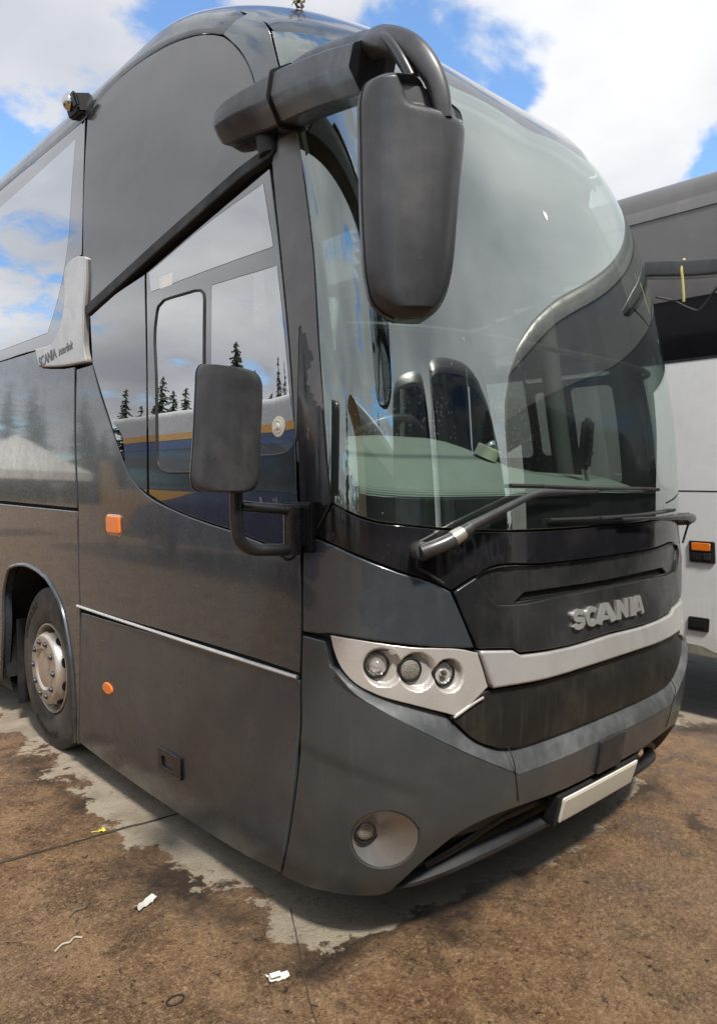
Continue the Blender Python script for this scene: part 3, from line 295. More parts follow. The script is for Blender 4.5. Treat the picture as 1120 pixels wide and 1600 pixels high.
PILLAR=[(-1.530,2.952),(-1.532,2.909),(-1.534,2.866),(-1.535,2.823),(-1.536,2.781),(-1.536,2.740),(-1.536,2.698),(-1.536,2.657),(-1.536,2.617),(-1.536,2.577),(-1.536,2.535),(-1.535,2.494),(-1.535,2.452),(-1.535,2.411),(-1.534,2.371),(-1.534,2.330),(-1.534,2.290),(-1.534,2.249),(-1.534,2.209),(-1.535,2.169),(-1.535,2.132),(-1.535,2.095),(-1.535,2.058),(-1.535,2.021),(-1.534,1.984),(-1.534,1.948),(-1.533,1.911),(-1.532,1.875),(-1.532,1.835),(-1.531,1.795),(-1.531,1.755),(-1.531,1.715),(-1.530,1.675),(-1.530,1.635),(-1.530,1.597),(-1.530,1.560),(-1.530,1.523),(-1.530,1.485),(-1.530,1.448),(-1.501,1.474),(-1.473,1.499),(-1.449,1.531),(-1.426,1.562),(-1.404,1.593),(-1.382,1.624),(-1.385,1.659),(-1.388,1.695),(-1.391,1.731),(-1.395,1.766),(-1.398,1.802),(-1.400,1.839),(-1.402,1.876),(-1.404,1.913),(-1.405,1.950),(-1.406,1.987),(-1.406,2.024),(-1.406,2.061),(-1.405,2.099),(-1.404,2.137),(-1.403,2.174),(-1.402,2.212),(-1.400,2.251),(-1.399,2.289),(-1.397,2.328),(-1.395,2.367),(-1.393,2.406),(-1.391,2.445),(-1.389,2.484),(-1.388,2.523),(-1.387,2.563),(-1.387,2.601),(-1.387,2.640),(-1.386,2.679),(-1.386,2.719),(-1.386,2.759),(-1.386,2.799),(-1.385,2.840),(-1.385,2.885),(-1.385,2.930),(-1.385,2.975),(-1.385,3.022),(-1.385,3.069),(-1.386,3.119),(-1.387,3.170),(-1.387,3.223),(-1.387,3.277),(-1.386,3.330),(-1.384,3.385),(-1.377,3.444),(-1.366,3.506),(-1.350,3.573),(-1.328,3.651),(-1.304,3.771),(-1.246,3.952),(-1.319,3.911),(-1.385,3.882),(-1.450,3.839),(-1.512,3.802),(-1.516,3.701),(-1.512,3.616),(-1.511,3.546),(-1.511,3.481),(-1.514,3.416),(-1.519,3.355),(-1.522,3.297),(-1.526,3.242),(-1.529,3.189),(-1.530,3.140),(-1.531,3.091),(-1.531,3.044),(-1.531,2.998)]
BLACKFRONT=[(-1.376,1.617),(-1.357,1.608),(-1.337,1.600),(-1.318,1.591),(-1.299,1.584),(-1.274,1.575),(-1.250,1.567),(-1.225,1.561),(-1.200,1.555),(-1.177,1.551),(-1.153,1.549),(-1.129,1.547),(-1.105,1.545),(-1.081,1.543),(-1.057,1.541),(-1.033,1.539),(-1.009,1.536),(-0.984,1.534),(-0.959,1.531),(-0.934,1.529),(-0.908,1.526),(-0.882,1.524),(-0.853,1.522),(-0.825,1.521),(-0.795,1.519),(-0.765,1.517),(-0.735,1.516),(-0.703,1.514),(-0.672,1.513),(-0.641,1.512),(-0.609,1.510),(-0.576,1.509),(-0.543,1.507),(-0.509,1.506),(-0.475,1.505),(-0.440,1.504),(-0.404,1.503),(-0.368,1.502),(-0.332,1.501),(-0.293,1.501),(-0.255,1.501),(-0.216,1.500),(-0.178,1.500),(-0.140,1.501),(-0.103,1.501),(-0.067,1.501),(-0.034,1.502),(-0.006,1.503),(0.015,1.504),(0.044,1.505),(0.078,1.507),(0.117,1.509),(0.159,1.511),(0.205,1.513),(0.255,1.515),(0.310,1.518),(0.370,1.520),(0.436,1.522),(0.512,1.524),(0.601,1.525),(0.626,1.495),(0.654,1.464),(0.684,1.434),(0.719,1.402),(0.759,1.370),(0.623,1.374),(0.525,1.375),(0.444,1.376),(0.374,1.376),(0.310,1.376),(0.253,1.375),(0.201,1.375),(0.153,1.374),(0.109,1.374),(0.069,1.373),(0.035,1.373),(0.007,1.373),(-0.013,1.373),(-0.042,1.373),(-0.075,1.373),(-0.110,1.374),(-0.146,1.374),(-0.183,1.374),(-0.220,1.375),(-0.257,1.375),(-0.294,1.376),(-0.331,1.376),(-0.368,1.377),(-0.402,1.378),(-0.437,1.380),(-0.471,1.383),(-0.504,1.385),(-0.537,1.388),(-0.570,1.390),(-0.601,1.390),(-0.631,1.389),(-0.660,1.386),(-0.687,1.381),(-0.715,1.372),(-0.742,1.362),(-0.769,1.352),(-0.797,1.342),(-0.824,1.331),(-0.851,1.320),(-0.877,1.309),(-0.903,1.320),(-0.928,1.330),(-0.953,1.340),(-0.977,1.349),(-1.001,1.356),(-1.024,1.363),(-1.048,1.370),(-1.072,1.376),(-1.095,1.383),(-1.117,1.390),(-1.140,1.397),(-1.163,1.404),(-1.185,1.411),(-1.207,1.418),(-1.229,1.426),(-1.251,1.433),(-1.274,1.440),(-1.294,1.447),(-1.314,1.454),(-1.334,1.460),(-1.354,1.467),(-1.375,1.474),(-1.397,1.481),(-1.420,1.489),(-1.443,1.497),(-1.466,1.504),(-1.451,1.523),(-1.436,1.542),(-1.420,1.561),(-1.406,1.580),(-1.391,1.598)]
DOORGLASS=[(-2.544,2.739),(-2.497,2.749),(-2.450,2.758),(-2.405,2.767),(-2.360,2.776),(-2.316,2.785),(-2.273,2.793),(-2.231,2.802),(-2.189,2.810),(-2.148,2.819),(-2.108,2.827),(-2.068,2.835),(-2.029,2.842),(-1.991,2.850),(-1.953,2.857),(-1.915,2.865),(-1.877,2.872),(-1.840,2.879),(-1.803,2.887),(-1.767,2.894),(-1.731,2.900),(-1.696,2.907),(-1.662,2.914),(-1.636,2.920),(-1.623,2.927),(-1.605,2.933),(-1.585,2.940),(-1.563,2.946),(-1.540,2.953),(-1.541,2.927),(-1.542,2.902),(-1.543,2.876),(-1.543,2.850),(-1.544,2.825),(-1.544,2.800),(-1.545,2.775),(-1.545,2.750),(-1.545,2.725),(-1.545,2.700),(-1.545,2.676),(-1.545,2.651),(-1.545,2.627),(-1.545,2.603),(-1.545,2.579),(-1.545,2.556),(-1.545,2.533),(-1.544,2.510),(-1.544,2.487),(-1.544,2.464),(-1.544,2.441),(-1.544,2.418),(-1.543,2.395),(-1.543,2.373),(-1.543,2.350),(-1.543,2.327),(-1.543,2.305),(-1.543,2.282),(-1.543,2.260),(-1.543,2.237),(-1.543,2.215),(-1.543,2.193),(-1.544,2.171),(-1.544,2.148),(-1.544,2.125),(-1.544,2.102),(-1.544,2.079),(-1.544,2.056),(-1.544,2.033),(-1.544,2.011),(-1.543,1.988),(-1.543,1.965),(-1.543,1.943),(-1.542,1.920),(-1.542,1.898),(-1.541,1.875),(-1.541,1.853),(-1.541,1.831),(-1.541,1.809),(-1.540,1.788),(-1.540,1.766),(-1.540,1.744),(-1.540,1.722),(-1.540,1.700),(-1.540,1.678),(-1.540,1.656),(-1.540,1.634),(-1.539,1.614),(-1.539,1.593),(-1.539,1.572),(-1.538,1.551),(-1.538,1.531),(-1.538,1.510),(-1.537,1.489),(-1.537,1.468),(-1.537,1.448),(-1.566,1.447),(-1.594,1.447),(-1.619,1.447),(-1.638,1.450),(-1.672,1.453),(-1.708,1.458),(-1.745,1.463),(-1.782,1.469),(-1.820,1.475),(-1.858,1.483),(-1.897,1.490),(-1.937,1.496),(-1.978,1.502),(-2.020,1.507),(-2.063,1.512),(-2.107,1.518),(-2.154,1.524),(-2.203,1.531),(-2.252,1.538),(-2.302,1.545),(-2.353,1.554),(-2.404,1.563),(-2.455,1.574),(-2.498,1.585),(-2.541,1.596),(-2.585,1.608),(-2.629,1.621),(-2.674,1.633),(-2.672,1.662),(-2.670,1.691),(-2.667,1.719),(-2.665,1.748),(-2.662,1.777),(-2.660,1.805),(-2.657,1.834),(-2.655,1.863),(-2.653,1.891),(-2.650,1.920),(-2.648,1.949),(-2.646,1.978),(-2.643,2.007),(-2.640,2.036),(-2.638,2.065),(-2.634,2.094),(-2.631,2.123),(-2.628,2.152),(-2.624,2.181),(-2.620,2.210),(-2.616,2.239),(-2.612,2.268),(-2.609,2.297),(-2.605,2.327),(-2.601,2.356),(-2.597,2.385),(-2.593,2.414),(-2.589,2.444),(-2.585,2.473),(-2.581,2.502),(-2.576,2.532),(-2.572,2.561),(-2.568,2.591),(-2.563,2.620),(-2.558,2.650),(-2.554,2.680),(-2.549,2.709)]
DOORCLEAR1=[(-2.517,2.737),(-2.469,2.746),(-2.423,2.755),(-2.377,2.764),(-2.332,2.773),(-2.288,2.782),(-2.244,2.791),(-2.202,2.799),(-2.160,2.807),(-2.118,2.815),(-2.077,2.823),(-2.037,2.830),(-1.997,2.837),(-1.957,2.844),(-1.918,2.850),(-1.880,2.856),(-1.841,2.861),(-1.803,2.866),(-1.766,2.871),(-1.729,2.876),(-1.693,2.880),(-1.657,2.884),(-1.634,2.889),(-1.620,2.893),(-1.601,2.897),(-1.579,2.901),(-1.579,2.876),(-1.578,2.850),(-1.578,2.824),(-1.577,2.799),(-1.576,2.774),(-1.576,2.749),(-1.575,2.724),(-1.573,2.699),(-1.572,2.675),(-1.571,2.650),(-1.570,2.626),(-1.595,2.626),(-1.617,2.627),(-1.634,2.628),(-1.661,2.628),(-1.701,2.629),(-1.742,2.630),(-1.784,2.631),(-1.827,2.631),(-1.871,2.632),(-1.915,2.633),(-1.961,2.633),(-2.006,2.634),(-2.052,2.634),(-2.100,2.634),(-2.148,2.634),(-2.197,2.635),(-2.247,2.635),(-2.299,2.635),(-2.351,2.635),(-2.405,2.635),(-2.460,2.635),(-2.516,2.636),(-2.516,2.669),(-2.517,2.703)]
DOORCLEAR2=[(-1.969,2.558),(-1.925,2.557),(-1.882,2.555),(-1.840,2.554),(-1.799,2.553),(-1.759,2.552),(-1.719,2.551),(-1.680,2.549),(-1.642,2.548),(-1.627,2.547),(-1.608,2.546),(-1.586,2.545),(-1.561,2.544),(-1.561,2.522),(-1.561,2.499),(-1.560,2.476),(-1.560,2.453),(-1.559,2.431),(-1.559,2.408),(-1.558,2.385),(-1.558,2.363),(-1.558,2.340),(-1.557,2.318),(-1.557,2.296),(-1.557,2.273),(-1.557,2.251),(-1.557,2.228),(-1.557,2.205),(-1.557,2.182),(-1.556,2.160),(-1.556,2.137),(-1.556,2.115),(-1.556,2.092),(-1.555,2.070),(-1.555,2.048),(-1.555,2.025),(-1.553,2.000),(-1.550,1.974),(-1.546,1.949),(-1.543,1.924),(-1.541,1.900),(-1.541,1.878),(-1.545,1.858),(-1.552,1.841),(-1.565,1.828),(-1.582,1.818),(-1.604,1.812),(-1.626,1.809),(-1.651,1.807),(-1.696,1.807),(-1.742,1.807),(-1.788,1.807),(-1.833,1.805),(-1.872,1.803),(-1.912,1.801),(-1.953,1.799),(-1.995,1.798),(-2.038,1.796),(-2.081,1.794),(-2.078,1.818),(-2.076,1.843),(-2.073,1.867),(-2.071,1.892),(-2.068,1.916),(-2.066,1.941),(-2.063,1.965),(-2.061,1.990),(-2.058,2.015),(-2.055,2.039),(-2.052,2.064),(-2.049,2.089),(-2.045,2.113),(-2.042,2.138),(-2.038,2.163),(-2.034,2.187),(-2.030,2.212),(-2.026,2.237),(-2.022,2.261),(-2.018,2.286),(-2.014,2.311),(-2.010,2.335),(-2.005,2.360),(-2.001,2.385),(-1.997,2.410),(-1.992,2.434),(-1.988,2.459),(-1.983,2.484),(-1.978,2.509),(-1.974,2.533)]
SLIDER=[(-2.480,2.501),(-2.470,2.526),(-2.453,2.548),(-2.392,2.569),(-2.323,2.569),(-2.266,2.567),(-2.211,2.565),(-2.156,2.563),(-2.103,2.561),(-2.061,2.553),(-2.037,2.533),(-2.036,2.506),(-2.041,2.481),(-2.045,2.456),(-2.050,2.431),(-2.054,2.406),(-2.059,2.380),(-2.063,2.355),(-2.067,2.330),(-2.072,2.305),(-2.076,2.280),(-2.080,2.255),(-2.084,2.230),(-2.089,2.205),(-2.093,2.180),(-2.097,2.155),(-2.101,2.130),(-2.105,2.103),(-2.109,2.077),(-2.113,2.051),(-2.116,2.025),(-2.120,1.999),(-2.123,1.973),(-2.126,1.947),(-2.129,1.921),(-2.132,1.894),(-2.135,1.868),(-2.138,1.842),(-2.141,1.816),(-2.145,1.790),(-2.148,1.764),(-2.151,1.738),(-2.200,1.738),(-2.250,1.738),(-2.302,1.738),(-2.354,1.737),(-2.408,1.737),(-2.463,1.737),(-2.531,1.749),(-2.560,1.777),(-2.566,1.799),(-2.568,1.821),(-2.565,1.850),(-2.563,1.879),(-2.560,1.908),(-2.558,1.937),(-2.555,1.966),(-2.553,1.995),(-2.550,2.024),(-2.547,2.054),(-2.544,2.083),(-2.540,2.112),(-2.536,2.141),(-2.533,2.171),(-2.529,2.198),(-2.527,2.226),(-2.525,2.254),(-2.524,2.282),(-2.522,2.310),(-2.520,2.338),(-2.518,2.366),(-2.514,2.394),(-2.509,2.421),(-2.502,2.448),(-2.492,2.475)]
QUARTER=[(-3.241,2.648),(-3.171,2.658),(-3.104,2.669),(-3.037,2.680),(-2.973,2.689),(-2.908,2.698),(-2.849,2.706),(-2.790,2.713),(-2.732,2.719),(-2.675,2.725),(-2.619,2.731),(-2.565,2.737),(-2.569,2.707),(-2.574,2.677),(-2.578,2.648),(-2.582,2.618),(-2.586,2.589),(-2.590,2.559),(-2.594,2.530),(-2.598,2.501),(-2.601,2.471),(-2.605,2.442),(-2.609,2.413),(-2.612,2.384),(-2.616,2.355),(-2.619,2.325),(-2.623,2.296),(-2.626,2.267),(-2.630,2.238),(-2.634,2.209),(-2.637,2.180),(-2.641,2.152),(-2.645,2.123),(-2.648,2.094),(-2.651,2.066),(-2.655,2.037),(-2.658,2.009),(-2.661,1.980),(-2.663,1.952),(-2.666,1.923),(-2.669,1.895),(-2.671,1.866),(-2.674,1.838),(-2.677,1.809),(-2.680,1.781),(-2.683,1.753),(-2.686,1.724),(-2.688,1.696),(-2.691,1.668),(-2.694,1.639),(-2.741,1.654),(-2.787,1.670),(-2.829,1.692),(-2.864,1.718),(-2.895,1.745),(-2.921,1.773),(-2.942,1.802),(-2.960,1.833),(-2.979,1.863),(-3.000,1.896),(-3.020,1.928),(-3.039,1.962),(-3.059,1.995),(-3.078,2.029),(-3.096,2.059),(-3.114,2.090),(-3.131,2.120),(-3.149,2.151),(-3.166,2.183),(-3.183,2.214),(-3.201,2.249),(-3.219,2.285),(-3.236,2.321),(-3.254,2.357),(-3.253,2.389),(-3.252,2.421),(-3.251,2.453),(-3.249,2.485),(-3.248,2.518),(-3.246,2.550),(-3.244,2.582),(-3.242,2.615)]
UPPERGLASS=[(-2.705,4.127),(-2.588,4.175),(-2.473,4.224),(-2.363,4.261),(-2.263,4.278),(-2.168,4.281),(-2.080,4.275),(-1.994,4.259),(-1.914,4.233),(-1.840,4.199),(-1.777,4.163),(-1.719,4.122),(-1.666,4.076),(-1.628,4.030),(-1.597,3.980),(-1.567,3.924),(-1.541,3.859),(-1.523,3.789),(-1.521,3.701),(-1.519,3.617),(-1.516,3.550),(-1.515,3.489),(-1.519,3.424),(-1.524,3.362),(-1.531,3.304),(-1.536,3.248),(-1.538,3.193),(-1.537,3.135),(-1.532,3.078),(-1.527,3.022),(-1.566,3.009),(-1.601,2.997),(-1.629,2.985),(-1.664,2.973),(-1.721,2.961),(-1.779,2.948),(-1.840,2.936),(-1.903,2.924),(-1.971,2.911),(-2.042,2.898),(-2.116,2.886),(-2.193,2.873),(-2.271,2.860),(-2.353,2.847),(-2.436,2.833),(-2.522,2.817),(-2.604,2.802),(-2.688,2.786),(-2.775,2.769),(-2.864,2.752),(-2.957,2.734),(-3.052,2.715),(-3.151,2.696),(-3.253,2.677),(-3.264,2.734),(-3.276,2.793),(-3.283,2.851),(-3.282,2.915),(-3.275,2.979),(-3.263,3.043),(-3.248,3.108),(-3.233,3.174),(-3.218,3.239),(-3.201,3.306),(-3.179,3.374),(-3.152,3.444),(-3.118,3.515),(-3.079,3.588),(-3.032,3.668),(-2.971,3.764),(-2.896,3.872),(-2.808,3.992)]
REARGLASS=[(-5.265,4.238),(-5.045,4.226),(-4.837,4.215),(-4.640,4.205),(-4.453,4.195),(-4.274,4.186),(-4.103,4.177),(-3.940,4.169),(-3.784,4.161),(-3.635,4.154),(-3.492,4.147),(-3.356,4.141),(-3.225,4.135),(-3.099,4.129),(-2.979,4.124),(-2.863,4.118),(-2.751,4.113),(-2.847,3.981),(-2.927,3.863),(-2.995,3.758),(-3.050,3.665),(-3.096,3.582),(-3.133,3.507),(-3.165,3.434),(-3.191,3.361),(-3.213,3.291),(-3.232,3.222),(-3.250,3.155),(-3.267,3.089),(-3.284,3.024),(-3.358,3.025),(-3.408,2.971),(-3.459,2.917),(-3.510,2.863),(-3.559,2.808),(-3.606,2.752),(-3.638,2.685),(-3.668,2.618),(-3.741,2.568),(-3.843,2.550),(-3.961,2.537),(-4.095,2.546),(-4.269,2.553),(-4.450,2.556),(-4.641,2.556),(-4.842,2.558),(-5.065,2.561),(-5.301,2.564),(-5.553,2.568),(-5.823,2.571),(-5.808,2.656),(-5.794,2.740),(-5.780,2.826),(-5.766,2.913),(-5.751,3.001),(-5.736,3.091),(-5.722,3.183),(-5.709,3.277),(-5.691,3.375),(-5.663,3.478),(-5.623,3.585),(-5.569,3.707),(-5.495,3.853),(-5.393,4.024)]
REARCLEAR=[(-5.482,3.876),(-5.254,3.883),(-5.039,3.888),(-4.834,3.894),(-4.639,3.899),(-4.454,3.905),(-4.278,3.911),(-4.110,3.918),(-3.949,3.924),(-3.795,3.931),(-3.648,3.938),(-3.507,3.944),(-3.371,3.951),(-3.240,3.957),(-3.115,3.963),(-2.994,3.968),(-3.081,3.851),(-3.154,3.746),(-3.216,3.652),(-3.268,3.570),(-3.313,3.495),(-3.352,3.419),(-3.384,3.345),(-3.412,3.273),(-3.439,3.203),(-3.469,3.136),(-3.504,3.071),(-3.546,3.004),(-3.592,2.938),(-3.642,2.874),(-3.697,2.811),(-3.758,2.751),(-3.823,2.692),(-3.889,2.632),(-4.057,2.633),(-4.233,2.633),(-4.420,2.634),(-4.618,2.635),(-4.829,2.638),(-5.050,2.643),(-5.286,2.649),(-5.538,2.656),(-5.807,2.663),(-5.793,2.748),(-5.779,2.835),(-5.764,2.922),(-5.750,3.011),(-5.735,3.101),(-5.721,3.194),(-5.707,3.289),(-5.688,3.388),(-5.658,3.492),(-5.617,3.600),(-5.560,3.726)]
BLADE=[(-3.379,3.018),(-3.296,3.014),(-3.202,2.986),(-3.207,2.949),(-3.211,2.912),(-3.216,2.875),(-3.223,2.838),(-3.231,2.806),(-3.240,2.775),(-3.251,2.743),(-3.263,2.712),(-3.274,2.681),(-3.283,2.649),(-3.290,2.618),(-3.297,2.586),(-3.305,2.554),(-3.312,2.522),(-3.318,2.490),(-3.319,2.458),(-3.314,2.425),(-3.301,2.393),(-3.287,2.368),(-3.360,2.371),(-3.434,2.374),(-3.510,2.377),(-3.589,2.381),(-3.669,2.386),(-3.754,2.393),(-3.841,2.402),(-3.932,2.412),(-4.024,2.422),(-4.040,2.463),(-4.056,2.505),(-4.072,2.547),(-3.973,2.543),(-3.877,2.539),(-3.797,2.544),(-3.728,2.568),(-3.674,2.599),(-3.640,2.625),(-3.616,2.653),(-3.596,2.683),(-3.578,2.714),(-3.558,2.743),(-3.540,2.781),(-3.531,2.823),(-3.527,2.868),(-3.521,2.912),(-3.508,2.953),(-3.484,2.986),(-3.442,3.009)]
ROOFEDGE=[(-5.231,4.304),(-5.012,4.289),(-4.805,4.275),(-4.608,4.262),(-4.421,4.250),(-4.243,4.240),(-4.072,4.228),(-3.908,4.212),(-3.753,4.195),(-3.604,4.178),(-3.463,4.163),(-3.327,4.151),(-3.197,4.144),(-3.071,4.142),(-2.950,4.147),(-2.831,4.159),(-2.716,4.181),(-2.589,4.221),(-2.464,4.268),(-2.344,4.304),(-2.241,4.320),(-2.144,4.325),(-2.053,4.318),(-1.968,4.300),(-1.889,4.272),(-1.816,4.236),(-1.754,4.198),(-1.697,4.154),(-1.646,4.105),(-1.615,4.056),(-1.583,4.005),(-1.553,3.949),(-1.529,3.887),(-1.506,3.827),(-1.440,3.863),(-1.372,3.907),(-1.303,3.941),(-1.223,3.995),(-1.289,3.793),(-1.315,3.664),(-1.277,3.639),(-1.237,3.621),(-1.196,3.606),(-1.155,3.591),(-1.108,3.570),(-1.060,3.549),(-1.010,3.532),(-0.958,3.521),(-0.903,3.514),(-0.846,3.509),(-0.788,3.505),(-0.731,3.499),(-0.678,3.490),(-0.627,3.479),(-0.575,3.467),(-0.523,3.457),(-0.467,3.449)]
WRAP=[(-1.524,2.950),(-1.527,2.907),(-1.529,2.864),(-1.531,2.822),(-1.533,2.780),(-1.534,2.739),(-1.535,2.698),(-1.535,2.657),(-1.536,2.617),(-1.536,2.577),(-1.536,2.533),(-1.536,2.490),(-1.535,2.447),(-1.535,2.405),(-1.535,2.362),(-1.534,2.320),(-1.534,2.278),(-1.535,2.236),(-1.535,2.194),(-1.536,2.156),(-1.536,2.117),(-1.537,2.079),(-1.538,2.041),(-1.538,2.002),(-1.538,1.964),(-1.538,1.927),(-1.537,1.889),(-1.536,1.851),(-1.532,1.891),(-1.528,1.931),(-1.524,1.971),(-1.520,2.010),(-1.516,2.049),(-1.511,2.087),(-1.506,2.126),(-1.501,2.165),(-1.496,2.204),(-1.491,2.243),(-1.485,2.281),(-1.475,2.290),(-1.470,2.254),(-1.454,2.257),(-1.452,2.226),(-1.449,2.195),(-1.435,2.184),(-1.429,2.152),(-1.445,2.144),(-1.444,2.124),(-1.467,2.112),(-1.460,2.092),(-1.474,2.064),(-1.454,2.053),(-1.459,2.034),(-1.441,2.023),(-1.446,2.004),(-1.429,1.994),(-1.433,1.975),(-1.415,1.979),(-1.402,1.957),(-1.403,1.993),(-1.403,2.029),(-1.404,2.066),(-1.404,2.102),(-1.403,2.139),(-1.403,2.175),(-1.402,2.212),(-1.401,2.251),(-1.399,2.289),(-1.397,2.328),(-1.395,2.367),(-1.393,2.406),(-1.391,2.445),(-1.389,2.484),(-1.388,2.523),(-1.387,2.563),(-1.387,2.601),(-1.387,2.640),(-1.386,2.679),(-1.386,2.719),(-1.386,2.759),(-1.386,2.799),(-1.385,2.840),(-1.384,2.885),(-1.380,2.930),(-1.378,2.976),(-1.379,3.022),(-1.385,3.069),(-1.397,3.111),(-1.409,3.153),(-1.442,3.134),(-1.472,3.114),(-1.495,3.080),(-1.507,3.038),(-1.515,2.993)]
ARCH=[(-3.783,0.046),(-3.763,0.098),(-3.743,0.149),(-3.728,0.197),(-3.717,0.240),(-3.712,0.280),(-3.707,0.318),(-3.704,0.355),(-3.703,0.391),(-3.703,0.428),(-3.705,0.464),(-3.708,0.500),(-3.712,0.535),(-3.718,0.570),(-3.726,0.604),(-3.735,0.638),(-3.745,0.671),(-3.757,0.704),(-3.771,0.737),(-3.786,0.771),(-3.801,0.806),(-3.816,0.841),(-3.833,0.875),(-3.853,0.909),(-3.880,0.941),(-3.914,0.970),(-3.953,0.999),(-3.997,1.028),(-4.048,1.056),(-4.108,1.080),(-4.181,1.098),(-4.254,1.111),(-4.338,1.122),(-4.429,1.128),(-4.525,1.126),(-4.656,1.111),(-4.778,1.086),(-4.840,1.051),(-4.875,1.008),(-4.905,0.965),(-4.935,0.922),(-4.955,0.881),(-4.966,0.839),(-4.971,0.797),(-4.972,0.756),(-4.972,0.715),(-4.973,0.673),(-4.978,0.631),(-4.986,0.587),(-4.995,0.543),(-5.004,0.499),(-5.016,0.454),(-5.029,0.408),(-5.043,0.360),(-5.060,0.311),(-5.078,0.260),(-5.101,0.205)]
EDGING=[(-0.890,0.849),(-0.865,0.860),(-0.840,0.870),(-0.815,0.881),(-0.788,0.891),(-0.765,0.898),(-0.742,0.905),(-0.718,0.912)]

# ------------------------------------------------------------------ the coach body as one smooth surface S(u, v)
# u runs round the plan (0 = centre of the nose, negative = driver's side, beyond L0 = straight sides), v runs up the nose
def pchip(xs, ys):
    h = np.diff(xs); d = np.diff(ys)/h; m = np.zeros_like(ys); m[0] = d[0]; m[-1] = d[-1]
    for i in range(1, len(xs)-1):
        m[i] = 0 if d[i-1]*d[i] <= 0 else (h[i-1]+h[i])*3/((2*h[i]+h[i-1])/d[i-1]+(h[i]+2*h[i-1])/d[i])
    def fn(x):
        x = np.clip(x, xs[0], xs[-1]); i = np.clip(np.searchsorted(xs, x, side='right')-1, 0, len(xs)-2)
        t = (x-xs[i])/h[i]; t2 = t*t; t3 = t2*t
        return (2*t3-3*t2+1)*ys[i]+(t3-2*t2+t)*h[i]*m[i]+(-2*t3+3*t2)*ys[i+1]+(t3-t2)*h[i]*m[i+1]
    return fn
_seg = np.sqrt(np.diff(ROWS[:, 0])**2+np.diff(ROWS[:, 2])**2+.5*np.diff(ROWS[:, 1])**2)
SS = np.concatenate([[0], np.cumsum(_seg)]); VTOP = SS[-1]
FZ, FW, FB, FD, FN = [pchip(SS, ROWS[:, k]) for k in range(5)]
_A = np.linspace(0, pi/2, 2001)
_x = np.sin(_A)**(2/2.6); _y = 1-np.maximum(np.cos(_A), 0)**(2/2.6)
_s = np.concatenate([[0], np.cumsum(np.hypot(np.diff(_x*1.275), np.diff(_y*.68)))]); L0 = _s[-1]
def S(u, v):
    u = np.asarray(u, float); v = np.asarray(v, float)
    W = FW(v); B = FB(v); D = FD(v); Z = FZ(v); n = FN(v)
    a = np.interp(np.minimum(abs(u), L0), _s, _A)
    sx = np.sin(a)**(2/n); sy = 1-np.maximum(np.cos(a), 0)**(2/n)
    return np.stack([np.sign(u)*W*sx, B+D*sy+np.maximum(abs(u)-L0, 0), Z+0*u], -1)
def frame(u, v):
    e = 2e-3
    a = S(u+e, v)-S(u-e, v); b = S(u, np.minimum(v+e, VTOP))-S(u, np.maximum(v-e, 0))
    n = np.cross(a, b); nl = lambda q: q/np.maximum(np.linalg.norm(q, axis=-1, keepdims=True), 1e-9)
    return nl(n), nl(a), nl(b)
def P(u, v, off=0.0):
    u = np.asarray(u, float); v = np.asarray(v, float)
    return S(u, v)+frame(u, v)[0]*np.asarray(off)[..., None]
_vv = np.linspace(0, VTOP, 4000); _zz = FZ(_vv)
def v_at(z): return float(np.interp(z, _zz, _vv))
def u_at(y, v, side=-1): return side*(L0+y-float(FB(v)+FD(v)))

# ------------------------------------------------------------------ object helpers
def link(o, parent=None):
    COL.objects.link(o)
    if parent is not None: o.parent = parent
    return o
def tag(o, label=None, cat=None, group=None, kind=None):
    for k, v in (('label', label), ('category', cat), ('group', group), ('kind', kind)):
        if v: o[k] = v
    return o
def empty(name, loc=(0, 0, 0), rz=0, label=None, cat=None, group=None):
    o = bpy.data.objects.new(name, None); o.empty_display_size = 0.2; o.location = loc; o.rotation_euler.z = rz
    link(o); return tag(o, label, cat, group)
def mesh(name, verts, faces, m, parent=None, angle=38, smooth=True):
    me = bpy.data.meshes.new(name); me.from_pydata([tuple(map(float, v)) for v in verts], [], [tuple(int(i) for i in f) for f in faces]); me.validate()
    for p in me.polygons: p.use_smooth = smooth
    if smooth: me.set_sharp_from_angle(angle=radians(angle))
    for x in (m if isinstance(m, (list, tuple)) else [m]): me.materials.append(x)
    return link(bpy.data.objects.new(name, me), parent)
